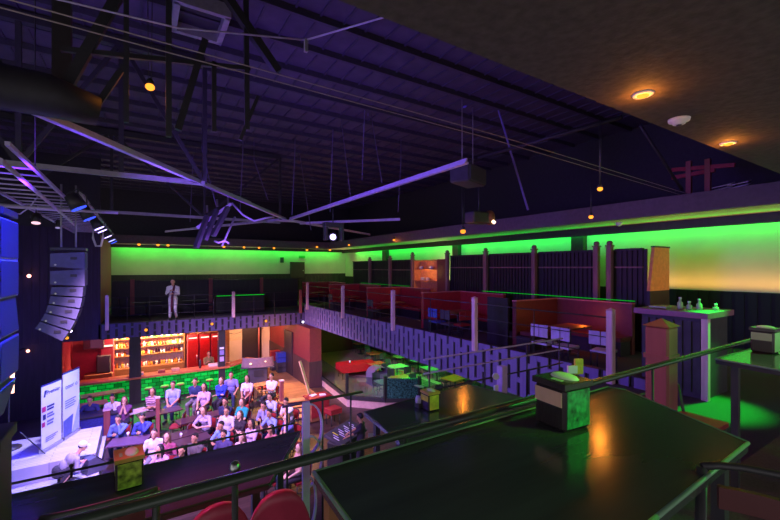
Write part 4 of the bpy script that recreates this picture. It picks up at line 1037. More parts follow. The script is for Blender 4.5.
for i, (x, w, c) in enumerate(((-.1,.5,(220,210,225)),(.9,.3,(150,60,60)),(1.5,.35,(200,150,120)),(3.3,.6,(225,205,180)))):
    o = MB().cbox((x,22.4,1.26), (w,.3,.12)).build('tray', mat('tray %d' % i, c, .5)); tag(o, ('white tray at the left end of the bar right of the column','red tray on the bar top below the bottle shelves','brown tray on the bar top left of the beer tap','pale tray on the bar top left of the second column')[i], 'tray')
# lobby: curved wooden panel picture, pictures, tub seat, stacked stools
t = thing('framed_picture', 'wide pale picture with a thin dark curved line on the beige lobby wall', 'picture', (5.35,27.46,1.55))
MB().cbox((0,0,.55), (1.35,.03,1.1)).build('board', mat('pale picture board', (235,205,170), .7), t); MB().tube([(-.45,-.02,.5),(-.1,-.02,.42),(.25,-.02,.5),(.4,-.02,.65)], .012).build('line', K_dark, t)
t = thing('pillar', 'thin orange lit post in front of the lobby door', 'post', (6.6,26.6,0)); MB().cyl((0,0,0),(0,0,3.1),.06).build('shaft', K_redpost, t); MB().box(-.12,.12,-.12,.12,0,.08).build('foot', K_redpost, t)
p = pz(258,366,1.0)
t = thing('hostess_desk', 'rounded grey desk hood with glowing spots at the right end of the green bar', 'desk', (p.x,p.y,0), -.3)
mb = MB(); n = 14
for k in range(n):
    a0 = PI*k/n; a1 = PI*(k+1)/n
    mb.plate([(.85*math.cos(a0),-.35*math.sin(a0),1.0),(.85*math.cos(a1),-.35*math.sin(a1),1.0),(.8*math.cos(a1),-.33*math.sin(a1),1.5),(.8*math.cos(a0),-.33*math.sin(a0),1.5)], .03)
mb.build('hood', mat('grey translucent hood', (140,116,120), .35), t)
MB().cbox((0,0,.98), (1.7,.6,.06)).build('top', K_dark, t); MB().cbox((0,0,.48), (1.0,.4,.96)).build('body', K_dark, t)
MB().ell((-.35,-.36,1.22), .07,.03,.05).build('lamp_spot', lamp_mat('soft spot', (255,200,170), 2.5), t); MB().ell((.4,-.34,1.3), .05,.03,.04).build('lamp_spot', lamp_mat('soft spot', (255,200,170), 2.5), t)
MB().cbox((.05,-.22,.66), (.5,.03,.34)).build('front_sign', K_black, t); 
for (x, y, c, l) in ((281,372,K_blue,'blue crate of the stack beside the lobby wall'),(275,370,K_redlea,'red crate stacked left of the blue one beside the lobby wall')):
    p = pz(x, y, 0); t = thing('crate_stack', l, 'crates', (p.x,p.y,0))
    for k in range(4): 
        mb = MB(); z = .02+k*.3; mb.box(-.26,.26,-.2,.2,z,z+.24); mb.box(-.28,.28,-.22,.22,z+.23,z+.28); mb.build('crate', c if k > 1 else K_dark, t)

# ================================================================== STEPS, PODIUM, TERRACE
p = pz(297,418,.1)
t = thing('wooden_steps', 'short flight of warm lit wooden steps beside the crowd', 'steps', (p.x,p.y,0), -.15)
K_step = mat('light oak step', (200,150,90), .5, kind='woodx')
for i in range(4): 
    s = MB().box(-.55,.55,i*.34,i*.34+.40,.12*(i+1)-.05,.12*(i+1)); s.build('tread', K_step, t); MB().box(-.55,.55,i*.34+.03,i*.34+.36,0 if True else 0,.12*(i+1)-.05).build('riser', K_black, t)
t = thing('podium', 'red topped wooden cabinet with books standing by the glass terrace', 'cabinet', (6.25,15.6,0), .1)
MB().cbox((0,0,.48), (.9,.55,.96)).build('body', K_woodm, t); MB().cbox((0,0,.98), (1.0,.65,.05)).build('top', K_redlea, t); MB().cbox((0,-.285,.55), (.8,.02,.7)).build('door', K_redlea, t)
for (x, y, r, l) in ((-.15,.05,.3,'left open white book on the red topped cabinet'),(.2,-.08,-.2,'right white book on the red topped cabinet')):
    o = MB().cbox((6.25+x,15.6+y,1.02), (.26,.2,.03), Matrix.Rotation(r,3,'Z')).build('book', K_white); tag(o, l, 'book')
o = MB().bar((6.05,15.95,1.0), (5.75,16.3,2.35), .16, .04).build('plank', mat('pale plank', (225,180,130), .6, kind='wood')); tag(o, 'pale wooden plank leaning above the red topped cabinet', 'plank')
p = pz(333,409,.6); t = thing('stool', 'low stool with two stacked red cushions beside the red topped cabinet', 'stool', (p.x,p.y,0), .2)
for k in range(2): MB().cbox((0,0,.5+.11*k), (.55,.5,.1)).build('cushion', K_redlea, t)
for sx in (-1,1):
    for sy in (-1,1): MB().cyl((sx*.2,sy*.18,0),(sx*.2,sy*.18,.45),.02).build('leg', K_blackm, t)
TP = [(8.3,20.6),(7.95,16.3),(9.2,15.0),(10.5,14.2),(10.7,11.5),(14.4,11.5),(14.4,26),(8.3,26)]
struct('floor_terrace', MB().prism(TP, 0, .36), K_pink)
t = thing('glass_balustrade', 'glass balustrade with dark posts around the raised terrace under the right balcony', 'railing', (8.2,16.5,.36), 0, None, True)
E = [Vector((x,y,.36)) for x, y in TP[:5]]
for i in range(4):
    a, b = E[i], E[i+1]; d = (b-a).normalized(); nseg = max(1, int((b-a).length/2.2))
    MB().bar(a+Vector((0,0,.08)), b+Vector((0,0,.08)), .12, .16).build('bottom_rail', K_black, t)
    for k in range(nseg):
        q0 = a+(b-a)*(k/nseg)+d*.08; q1 = a+(b-a)*((k+1)/nseg)-d*.08
        MB().plate([q0+Vector((0,0,.16)), q1+Vector((0,0,.16)), q1+Vector((0,0,1.05)), q0+Vector((0,0,1.05))], .015).build('glass_panel', K_tglass if i != 2 else mat('teal patterned glass', (50,100,86), .25, var=.9, scale=16), t)
        pp = a+(b-a)*(k/nseg); MB().box(pp.x-.06,pp.x+.06,pp.y-.06,pp.y+.06,.36,1.5).build('post', K_redpost if i == 0 else K_black, t)
pp = E[0]; MB().cbox((pp.x-.1,pp.y+.15,1.2), (.14,.14,2.0)).build('end_post', K_post, t)
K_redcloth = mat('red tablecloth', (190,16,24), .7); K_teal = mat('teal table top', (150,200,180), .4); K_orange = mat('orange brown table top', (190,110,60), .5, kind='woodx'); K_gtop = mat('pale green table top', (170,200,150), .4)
t = thing('dining_table', 'long table under a red cloth behind the glass balustrade', 'table', (10.0,19.4,.36), -.15)
MB().cbox((0,0,.76), (2.0,.9,.03)).build('table_top', K_redcloth, t); MB().box(-1.0,1.0,-.46,-.44,.36,.76).box(-1.0,1.0,.44,.46,.36,.76).box(-1.01,-.99,-.45,.45,.36,.76).box(.99,1.01,-.45,.45,.36,.76).build('cloth_drop', K_redcloth, t)
for sx in (-1,1):
    for sy in (-1,1): MB().cyl((sx*.85,sy*.35,0),(sx*.85,sy*.35,.75),.03).build('leg', K_blackm, t)
o = MB().lathe([(.05,0),(.06,.1),(.03,.12)], (9.7,19.5,1.135)).build('cup', K_white); tag(o, 'white cup on the red cloth', 'cup')
dch = chair_proto(K_dark, K_blackm, 'prototype dark chair')
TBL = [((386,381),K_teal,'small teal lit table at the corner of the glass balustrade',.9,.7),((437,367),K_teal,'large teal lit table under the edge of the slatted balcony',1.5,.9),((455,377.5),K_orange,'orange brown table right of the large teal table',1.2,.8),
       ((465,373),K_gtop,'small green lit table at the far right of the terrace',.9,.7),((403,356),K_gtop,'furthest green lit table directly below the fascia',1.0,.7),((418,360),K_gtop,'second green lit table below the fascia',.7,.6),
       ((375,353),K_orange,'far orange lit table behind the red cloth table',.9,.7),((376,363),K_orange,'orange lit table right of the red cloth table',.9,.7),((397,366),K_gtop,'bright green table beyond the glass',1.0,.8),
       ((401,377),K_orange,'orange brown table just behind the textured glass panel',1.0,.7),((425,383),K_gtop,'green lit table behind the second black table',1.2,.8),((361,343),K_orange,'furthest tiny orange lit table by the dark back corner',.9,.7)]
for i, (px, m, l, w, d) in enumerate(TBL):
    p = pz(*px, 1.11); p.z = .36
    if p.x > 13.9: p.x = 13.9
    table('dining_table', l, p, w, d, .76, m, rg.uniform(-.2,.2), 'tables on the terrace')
    for k, (ox, oy, r) in enumerate(((0,-d/2-.33,PI/2),(0,d/2+.33,-PI/2))):
        if p.y+oy > 25.5 or (i == 0 and k == 0): continue
        dup(dch, (p.x+ox,p.y+oy,.36), r, 'dark chair %s the %s' % (('in front of','behind')[k], l.replace(' just behind the textured glass panel',' near the glass').replace(' at the far right of the terrace',' at far right').replace(' under the edge of the slatted balcony','').replace(' at the corner of the glass balustrade',' by the glass corner')), 'dark chairs on the terrace')
p = pz(378,371,1.0)
t = thing('covered_grill', 'grey violet domed box standing on the terrace right of the red cloth table', 'box', (p.x,p.y,.36))
MB().prism([(-.5,-.35),(.5,-.35),(.5,.35),(-.5,.35)], 0, .55).build('body', mat('grey violet cover', (120,110,140), .6), t); mb = MB()
for k in range(8):
    a0 = PI*k/8; a1 = PI*(k+1)/8; mb.plate([(.5*math.cos(a0),-.35,.55+.35*math.sin(a0)),(.5*math.cos(a1),-.35,.55+.35*math.sin(a1)),(.5*math.cos(a1),.35,.55+.35*math.sin(a1)),(.5*math.cos(a0),.35,.55+.35*math.sin(a0))], .02)
mb.build('dome', mat('grey violet cover', (120,110,140), .6), t)
# mixing desk
p = pz(346,432,.95)
t = thing('mixing_desk', 'mixing desk with white and yellow lit faders before the technician', 'mixing desk', (p.x,p.y,0), .5)
MB().cbox((0,0,.42), (1.3,.6,.84)).build('case', K_black, t); R = Matrix.Rotation(.25,3,'X')
MB().cbox((0,0,.92), (1.4,.75,.1), R).build('console', K_dark, t)
for k in range(12):
    MB().cbox(R@Vector((-.6+.1*k,-.05+.1*(k % 3),.055))+Vector((0,0,.92)), (.03,.22,.015), R).build('fader', (K_white, K_lilac, mat('yellow fader', (220,220,60), .5))[k % 3 if k < 3 else k % 2], t)
t = thing('laptop', 'open laptop with a pale screen beside the mixing desk', 'laptop', (p.x+.75,p.y-.55,.74), 2.4)
MB().cbox((0,0,.012), (.34,.24,.02)).build('keyboard', K_chrome, t); MB().cbox((0,.14,.13), (.34,.015,.23)).build('screen', mat('pale screen', (190,190,210), .4), t)
o = table('cafe_table', 'small black table carrying the laptop', (p.x+.75,p.y-.55,0), .6, .5, .74, K_black)
# bright monitor on floor at the right under the wing edge
p = pz(495,392,1.0)

# ================================================================== RIGHT BALCONY (WING)
def post_cap(name, l, x, y, z0, z1, w, m, ball=True, cat='post', group=None, capm=None):
    t = thing(name, l, cat, (x,y,z0), 0, group); MB().cbox((0,0,(z1-z0)/2), (w,w,z1-z0)).build('shaft', m, t)
    mb = MB()
    if ball: mb.cbox((0,0,z1-z0+.02), (w*1.25,w*1.25,.05)); mb.ell((0,0,z1-z0+.1), w*.55,w*.55,w*.5)
    else: mb.add([(-w*.58,-w*.58,z1-z0),(w*.58,-w*.58,z1-z0),(w*.58,w*.58,z1-z0),(-w*.58,w*.58,z1-z0),(0,0,z1-z0+w*.35)], [(3,2,1,0),(0,1,4),(1,2,4),(2,3,4),(3,0,4)])
    mb.build('cap', capm or m, t); return t
PY = [(4.35,'nearest pale wooden rail post on the edge of the right balcony'),(8.15,'second pale wooden rail post on the edge of the right balcony'),(12.4,'third pale wooden rail post on the edge of the right balcony'),(16.7,'fourth pale wooden rail post on the edge of the right balcony'),(21.3,'furthest pale wooden rail post on the right balcony edge')]
for y, l in PY: post_cap('rail_post', l, WX-.16, y, ZW-.02, C-.84, .13, K_post, False, 'post', 'pale rail posts')
t = thing('cable_railing', 'thin dark cable railing between the pale posts of the right balcony', 'railing', (WX-.12,13,ZW+.2), 0, None, True)
for z in (4.55,4.9,5.3): MB().cyl((WX-.12,4.3,z),(WX-.12,21.9,z),.009 if z < 5.2 else .016,6).build('cable', K_blackm, t)
for y in (6.2,10.2,14.5,19.0): MB().cyl((WX-.12,y,4.19),(WX-.12,y,5.3),.012,6).build('baluster', K_blackm, t)
for i, (x, l) in enumerate(((-1.25,'pinkish rail post at the left end of the far balcony'),(4.13,'pale rail post in the middle of the far balcony edge'),(7.75,'dark rail post at the corner of the two balconies'))):
    post_cap('rail_post', l, x, FY-.12, ZF-.25 if i == 0 else ZF-.02, C-1.25, .14, K_post if i != 2 else K_redpost, False)
t = thing('cable_railing', 'thin dark cable railing along the far balcony edge', 'railing', (3,FY-.02,ZF), 0, None, True)
for z in (4.1,4.5,4.95): MB().cyl((-1.2,FY+.02,z),(7.9,FY+.02,z),.01,6).build('cable', K_blackm, t)
for x in (-.5,.4,2.3,3.2,5.2,6.3): MB().cyl((x,FY+.02,ZF+.01),(x,FY+.02,4.95),.012,6).build('baluster', K_blackm, t)
# screens of dark slats with ball-capped posts
SX = 11.6
SP = [20.5,18.25,16.15,13.5,11.2,8.93,6.72,6.33]
NM = ['furthest','second furthest','third furthest','fourth furthest','fifth furthest','third nearest','second nearest','nearest']
for y, n in zip(SP, NM):
    hh = C+.62 if y < 17 else C+.50
    post_cap('screen_post', '%s ball capped post of the dark screens on the right balcony' % n, SX-.1, y, ZW, hh, .15, K_scrpost, True, 'post', 'ball capped screen posts')
def screen(y0, y1, l):
    t = thing('slat_screen', l, 'screen', (SX+.05,(y0+y1)/2,ZW), 0, 'dark slat screens', True); top = C+.52 if y1 < 17 else C+.40
    MB().box(SX+.06,SX+.1,y0+.01,y1-.01,ZW,top).build('backing', K_screen, t)
    mb = MB(); n = int((y1-y0-.2)/.14)
    for k in range(n): mb.box(SX+.02,SX+.06,y0+.1+k*.14,y0+.1+k*.14+.085,ZW+.2,top-.03)
    mb.build('slats', K_screen, t); MB().box(SX-.02,SX+.1,y0+.09,y1-.09,top-.03,top+.03).build('top_rail', K_screen, t)
    MB().box(SX-.015,SX+.06,y0+.09,y1-.09,top-.52,top-.48).build('mid_rail', K_scrpost, t)
for (a, b, l) in ((20.5,23,'furthest dark slat screen on the right balcony'),(18.25,20.5,'second furthest dark slat screen, left of the lit shelf'),(16.15,18.25,'dark slat screen directly left of the lit shelf'),(11.2,13.5,'dark slat screen right of the lit shelf'),
                  (8.93,11.2,'dark slat screen in the middle of the right balcony'),(6.72,8.93,'wide dark slat screen left of the pair of posts'),(5.4,6.33,'nearest dark slat screen beside the orange end panel')): screen(a, b, l)
t = thing('end_panel', 'orange lit slanted end panel closing the row of dark screens', 'panel', (12.1,5.3,ZW), 0, None, True)
K_orpan = mat('orange beige panel', (226,160,96), .7)
MB().plate([(11.55,5.28,C-.62),(12.65,5.28,C-.62),(12.65,5.28,C+.56),(11.8,5.28,C+.56)], -.08).build('face', K_orpan, t); MB().box(11.55,12.65,5.28,5.36,ZW,C-.62).build('foot', K_black, t)
MB().plate([(11.78,5.27,C+.56),(12.68,5.27,C+.56),(12.68,5.27,C+.6),(11.78,5.27,C+.6)], -.1).build('edge', K_black, t)
# lit shelf / service station
t = thing('service_shelf', 'orange lit open shelf with white crockery between the dark screens', 'shelf', (SX,14.9,ZW), 0, None, True)
MB().box(SX+.35,SX+.4,14.3,16.05,ZW,C+.38).build('back', K_orpan, t)
for z in (ZW+.95,C-.64,C-.1,C+.34): MB().box(SX-.05,SX+.4,14.3,16.05,z,z+.04).build('shelf', mat('orange wood', (190,120,70), .5), t)
MB().box(SX-.05,SX+.4,14.24,14.3,ZW,C+.38).build('side_panel', K_maroon, t); MB().box(SX-.05,SX+.4,16.05,16.1,ZW,C+.38).build('side_panel', K_orpan, t)
MB().box(SX-.05,SX-.01,13.6,14.25,ZW,C+.4).build('maroon_door', mat('maroon door', (110,30,44), .5), t)
for (y, z, l) in ((15.6,C-.6,'left pile of white plates on the lower shelf board'),(15.2,C-.6,'middle pile of white plates on the lower shelf board'),(15.7,C-.06,'pile of white bowls on the upper shelf board'),(14.9,C-.06,'pile of pale cups on the upper shelf board')):
    mb = MB()
    for k in range(6): mb.lathe([(.06,k*.025),(.13,k*.025+.02),(.12,k*.025+.022)], (SX+.12,y,z))
    o = mb.build('plate_stack', K_white); tag(o, l, 'plates')
# booths
def booth(yf, l, ln=2.3, m=K_redlea, wing=1.9, xb=11.0):
    t = thing('booth', l, 'booth', (xb-.4,yf-ln/2,ZW), 0, 'red booths', True)
    MB().cbox((xb+.06,yf-ln/2,ZW+.67), (.14,ln,1.34)).build('backrest', m, t)
    MB().cbox((xb-wing/2,yf,ZW+.67), (wing,.14,1.34)).build('wing_backrest', m, t)
    MB().cbox((xb-.27,yf-ln/2-.03,ZW+.43), (.52,ln-.12,.12)).build('seat', m, t); MB().cbox((xb-wing/2-.1,yf-.33,ZW+.43), (wing-.5,.5,.12)).build('seat', m, t)
    MB().box(xb-.5,xb,yf-ln+.05,yf-.08,ZW,ZW+.37).box(xb-wing,xb-.5,yf-.55,yf-.08,ZW,ZW+.37).build('plinth', K_black, t)
    MB().box(xb-.02,xb+.14,yf-ln,yf+.07,ZW+1.34,ZW+1.37).build('top_trim', mat('pink trim', (190,120,120), .5), t)
    MB().box(xb-wing,xb,yf-.08,yf+.08,ZW+1.34,ZW+1.37).build('top_trim', mat('pink trim', (190,120,120), .5), t)
for y, l in ((7.75,'nearest brown maroon booth on the right balcony'),(12.15,'second red booth on the right balcony'),(16.5,'third red booth on the right balcony'),(20.9,'fourth red booth on the right balcony'),(25.3,'furthest red booth at the corner of the two balconies')):
    booth(y, l, m=mat('brown maroon leather', (96,46,40), .45) if 'nearest' in l else K_redlea)
    table('dining_table', 'wooden table of the '+l, (9.7,y-1.35,ZW), .9, .7, .76, K_woodm, 0, 'booth tables')
for y, l in ((8.3,'dark partition left of the nearest brown maroon booth'),):
    o = MB().box(9.0,9.08,y-.4,y+.4,ZW,ZW+1.42).build('partition', K_screen); tag(o, l, 'partition')
o = MB().box(11.42,11.44,5.6,11.3,C-.915,C-.90).build('led_strip', K_greenled); tag(o, 'green light strip along the foot of the nearer dark screens', 'led strip')
o = MB().box(11.42,11.44,16.3,21.5,C-.915,C-.905).build('led_strip', K_greenled); tag(o, 'green light strip along the foot of the further dark screens', 'led strip')
o = MB().box(9.2,10.2,4.3,4.34,ZW,ZW+1.4).build('partition', K_black); tag(o, 'dark partition behind the nearest pale rail post', 'partition')
def pchair(x, y, r, m, l):
    t = thing('chair', l, 'chair', (x,y,ZW), r, 'chairs on the right balcony')
    for k in (-1, 1): MB().cbox((-.2,k*.125,.76), (.03,.23,.3)).build('back_pad', m, t)
    MB().cbox((0,0,.45), (.42,.44,.06)).build('seat', m, t)
    for sx in (-1,1):
        for sy in (-1,1): MB().cyl((sx*.2,sy*.2,0),(sx*.19,sy*.2,.94 if sx < 0 else .44),.014,8).build('leg', K_blackm, t)
pchair(8.5,6.3,.0,K_lilac,'left lilac backed chair at the table of the nearest brown maroon booth'); pchair(8.5,5.72,.0,K_lilac,'right lilac backed chair at the table of the nearest brown maroon booth')
pchair(8.7,10.75,0,K_blue,'blue backed chair at the table of the second red booth'); pchair(8.75,4.95,.2,K_lilac,'lilac chair beside the nearest pale rail post')
pchair(8.7,10.1,0,K_dark,'dark chair right of the blue backed chair'); pchair(8.75,15.2,0,K_dark,'dark chair at the table of the third red booth'); pchair(8.75,19.5,0,K_dark,'dark chair at the table of the fourth red booth')
pchair(8.9,9.75,1.5,K_redlea,'small red chair by the dark partition')
# service cabinet at the near end of the wing
t = thing('service_counter', 'tall mauve topped counter at the near end of the right balcony', 'counter', (8.8,3.4,ZW), 0, None, True)
K_mauve = mat('mauve laminate', (150,96,120), .5)
MB().box(8.32,9.3,2.92,3.95,ZW,C-.88).build('body', K_dark, t)
mb = MB()
for k in range(7): mb.box(8.29,8.32,2.98+k*.14,2.98+k*.14+.1,ZW+.1,C-.95)
mb.build('slats', K_dark, t)
MB().box(8.22,9.4,2.85,4.05,C-.88,C-.78).build('top', K_mauve, t); MB().box(8.26,8.36,2.86,2.96,ZW,C-.88).build('corner_post', K_post, t)
for i, (x, y, h, l) in enumerate(((8.7,3.45,.2,'tallest pale jar on the mauve topped counter'),(8.75,3.32,.13,'short pale jar right of the tallest on the mauve counter'),(8.8,3.18,.18,'second tall pale jar on the mauve topped counter'),(8.95,2.98,.1,'small pale bowl at the right end of the mauve counter'))):
    t = thing('jar', l, 'jar', (x,y,C-.78)); MB().lathe([(.04,0),(.05,.02),(.045,h*.6),(.02,h*.75),(.022,h)], n=10).build('body', K_gtop, t); MB().lathe([(.026,h),(.026,h+.025)], n=10).build('lid', K_white, t)
o = MB().cbox((8.6,3.75,C-.755), (.22,.3,.03)).build('menu', K_gtop); tag(o, 'pale green menu lying on the mauve topped counter', 'menu')
# far balcony furniture
t = thing('low_partition', 'long low dark partition across the far balcony', 'partition', (3,26,ZF), 0, None, True)
MB().box(-1.3,9.0,26.0,26.1,ZF,C-.75).build('panel', K_black, t); MB().box(-1.3,9.0,25.95,26.15,C-.75,C-.70).build('top_rail', K_black, t)
for x in (-.35,3.6,6.6): MB().box(x-.1,x+.1,25.9,26.0,ZF,C-.62).build('post', K_redpost, t)
for (x, l) in ((.3,'first dark table on the far balcony behind the performer'),(2.6,'second dark table on the far balcony'),(5.0,'third dark table on the far balcony')):
    table('dining_table', l, (x,25.1,ZF), 1.3, .8, .76, K_top, 0, 'dark tables on the far balcony')
    for k, (ox, r) in enumerate(((-.95,0),(.95,PI))): dup(dch, (x+ox,25.1,ZF), r, 'dark chair %s of the %s' % (('left','right')[k], l), 'dark chairs on the far balcony')
hide_proto(dch)
o = MB().box(3.6,6.2,23.75,23.79,ZF+.98,ZF+1.01).build('led_strip', K_greenled); tag(o, 'short green light line on the far balcony', 'led strip')
t = thing('counter', 'low dark counter under the green light line on the far balcony', 'counter', (4.9,23.95,ZF)); MB().cbox((0,.06,.47), (2.7,.4,.94)).build('body', K_black, t); MB().cbox((0,.06,.96), (2.8,.45,.05)).build('top', K_black, t)
t = thing('wall_speaker', 'small black loudspeaker on the green lit far wall', 'loudspeaker', pY(282,260,29.85)); MB().cbox((0,0,0), (.22,.25,.4)).build('case', K_dark, t); MB().cbox((0,-.13,0), (.18,.02,.34)).build('grille', K_grille, t)
o = MB().cbox(pY(302,257,29.9), (.5,.04,.2)).build('exit_sign', mat('green sign', (40,150,70), .5)); tag(o, 'small dark green sign above the door on the far balcony', 'sign')

# ================================================================== FOREGROUND
ZT = C-.69
t = thing('handrail', 'flat black handrail running across the foreground', 'handrail', (2,1.30,C-.66), 0, None, True)
rl = MB(); n = 16; sec = [(.023*math.copysign(abs(math.cos(a))**.7,math.cos(a)), .014*math.copysign(abs(math.sin(a))**.7,math.sin(a))) for a in [2*PI*i/n for i in range(n)]]
rl.add([(xx,1.31+a,C-.66+b) for xx in (-1.1,6.3) for a, b in sec], [(i,(i+1)%n,n+(i+1)%n,n+i)[::-1] for i in range(n)], True)
rl.build('rail', mat('satin black rail', (58,58,58), .25, spec=.4), t)
for x in (-.6,.9,2.9,4.3,5.6): MB().cyl((x,1.31,ZN if x > 0 else ZW),(x,1.31,C-.67),.008,8).build('baluster', K_blackm, t)
t = thing('rail_post', 'slim black post with a steel ball top in the near foreground', 'post', (.275,1.43,ZW)); MB().cyl((0,0,0),(0,0,1.60),.011,8).build('shaft', K_blackm, t); MB().ell((0,0,1.62), .019,.019,.021).build('ball', K_chrome, t)
def bar_table(poly, z, l, legs, zfloor, drop=.05):
    t = thing('bar_table', l, 'table', (sum(p[0] for p in poly)/len(poly), sum(p[1] for p in poly)/len(poly), zfloor), 0, None, True)
    MB().prism(poly, z-.04, z).build('table_top', K_top, t)
    mb = MB(); n = len(poly)
    for i in range(n):
        a = Vector((*poly[i], z-.012)); b = Vector((*poly[(i+1) % n], z-.012)); mb.tube([a+Vector((0,0,.008)), b+Vector((0,0,.008))], .0075, 8)
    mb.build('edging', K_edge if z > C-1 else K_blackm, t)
    for x, y in legs: MB().box(x-.022,x+.022,y-.022,y+.022,zfloor,z-.04).build('leg', K_woodm if (x, y) == (.53,1.19) else K_blackm, t)
    return t
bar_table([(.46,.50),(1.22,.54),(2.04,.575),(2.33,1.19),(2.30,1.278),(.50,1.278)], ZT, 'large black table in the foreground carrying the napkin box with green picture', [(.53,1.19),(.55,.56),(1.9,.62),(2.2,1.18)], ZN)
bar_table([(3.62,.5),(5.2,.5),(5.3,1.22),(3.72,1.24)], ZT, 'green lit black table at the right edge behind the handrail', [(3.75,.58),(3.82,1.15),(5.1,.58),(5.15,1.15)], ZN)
bar_table([(-1.6,2.42),(.66,2.42),(1.08,3.06),(-1.6,3.1)], C-1.3, 'long black table on the lower tier at left, above the stage view', [(-1.4,2.5),(.6,2.5),(.9,3.0),(-1.4,3.0)], ZW)
bar_table([(1.66,2.5),(3.3,2.45),(3.1,3.3),(1.72,3.16)], C-1.3, 'black table on the lower tier with an amber reflection', [(1.78,2.6),(3.1,2.55),(2.95,3.2),(1.8,3.08)], ZW)
def napkin_box(p, r, l, w=.155, d=.135, h=.20, lidm=None, cardm=None, sidem=None):
    t = thing('napkin_box', l, 'napkin dispenser', p, r, 'napkin boxes')
    smoke = mat('smoked dark plastic', (58,50,54), .2)
    MB().cbox((0,0,h*.45), (w,d,h*.9)).build('body', smoke, t)
    MB().cbox((0,0,h*.94), (w*1.08,d*1.08,h*.13)).build('lid', lidm or smoke, t)
    mb = MB(); n = 10          # arched opening showing the napkins
    for k in range(n):
        u0 = -1+2*k/n; u1 = -1+2*(k+1)/n; f = lambda u: .25+.42*math.cos(u*PI/2)**2
        mb.add([(u0*w*.40,-d*.08+.0,h*1.006),(u1*w*.40,-d*.08,h*1.006),(u1*w*.40,-d*.08-d*.45*f(u1)+.05*d,h*1.01),(u0*w*.40,-d*.08-d*.45*f(u0)+.05*d,h*1.01)], [(0,3,2,1),(0,1,2,3)])
    MB().ell((-.0,d*.10,h*1.0), w*.42,d*.26,h*.09,16,6).build('napkin', mat('napkin paper', (225,235,205), .7), t)
    MB().cbox((w*.1,-d*.3,h*1.008), (w*.32,d*.12,.004)).build('slot', K_gtop, t)
    MB().cbox((-w*.02,-d*.505,h*.66), (w*.86,.004,h*.30)).build('front_card', cardm or mat('cream card', (225,180,150), .6), t)
    mb = MB()
    for k in range(9): mb.box(-w*.42+k*w*.095,-w*.42+k*w*.095+.004,-d*.515,-d*.5,h*.06,h*.46)
    mb.build('front_ribs', smoke, t)
    MB().cbox((w*.505,0,h*.46), (.004,d*.84,h*.76)).build('side_card', sidem or PIC, t)
    return t
PIC = mat('green leafy picture', (34,124,74), .35, var=.9, scale=28, bump=.1)
YEL = mat('yellow napkin box card', (210,190,60), .5, var=.3, scale=20); YPIC = mat('yellow green picture', (150,160,60), .4, var=.85, scale=26)
GOLD = mat('golden lid', (200,150,70), .4)
PIC.node_tree.nodes['Principled BSDF']
p = pz(562,424,ZT); napkin_box((p.x,p.y,ZT), -1.66, 'napkin box with a green picture side on the large foreground table', .165,.165,.205)
p = pz(765,352,ZT); napkin_box((p.x,p.y,ZT), -1.6, 'green lit napkin box on the table at the right edge', .15,.14,.2, None, K_gtop, K_gtop)
p = pz(129,484,C-1.3); napkin_box((p.x,p.y,C-1.3), -1.5, 'napkin box with a golden lid on the long left table', .16,.14,.19, GOLD, YPIC, YPIC)
p = pz(430,409,C-1.3); napkin_box((p.x,p.y,C-1.3), -1.6, 'small yellow napkin box on the table with the amber reflection', .13,.12,.17, GOLD, YEL, YEL)
p = pz(422,407,C-1.3); t = thing('roll_of_tissue', 'pale violet rounded holder left of the small yellow napkin box', 'holder', (p.x-.02,p.y+.02,C-1.3)); MB().cyl((-.03,0,.075),(.05,-.03,.06),.035,14).build('roll', K_lilac, t); MB().cbox((.01,-.01,.02), (.09,.07,.04)).build('foot', K_dark, t)
p = pz(576,383,C-1.25); t = thing('menu_holder', 'small yellow menu card with a white sheet standing beyond the handrail', 'menu holder', (2.89,1.86,C-1.3), -.4); MB().cbox((0,0,.25), (.06,.02,.50)).build('stand', K_dark, t); MB().cbox((.02,-.012,.53), (.07,.02,.12)).build('card', YEL, t); MB().cbox((-.04,-.02,.51), (.08,.02,.06)).build('sheet', K_white, t)
bar_table([(2.35,1.75),(3.3,1.75),(3.3,2.2),(2.35,2.2)], C-1.3, 'small black table just beyond the handrail under the yellow menu card', [(2.42,1.8),(3.2,1.8),(3.2,2.12),(2.42,2.12)], ZW)
# big reddish post beyond the rail
x, y = 3.83, 1.66
t = post_cap('newel_post', 'thick reddish wooden newel post behind the handrail', x, y, ZW, C-.50, .185, K_redpost, False)
MB().box(-.10,.10,-.10,.10,C-.78-ZW,C-.74-ZW).build('band', K_redpost, t)
# left black newel block
t = thing('newel_post', 'broad black newel block filling the lower left corner', 'post', (-.86,1.95,ZW)); MB().cbox((0,0,.84), (.9,.2,1.68)).build('shaft', mat('satin black paint', (34,33,33), .6), t); MB().cbox((0,0,1.69), (.92,.22,.04)).build('cap', mat('satin black paint', (34,33,33), .6), t)
# thin rail along the left table with two knobs
t = thing('table_rail', 'thin black rail with knobs along the far edge of the long left table', 'rail', (-.3,3.14,C-1.3), 0, None, True)
MB().cyl((-1.6,3.14,C-1.26),(1.06,3.14,C-1.26),.008,8).build('rod', K_blackm, t)
for x in (-.36,-.02,.6): MB().cyl((x,3.14,C-1.3),(x,3.14,C-1.235),.007,8).ell((x,3.14,C-1.228),.012,.012,.012).build('knob', K_blackm, t)
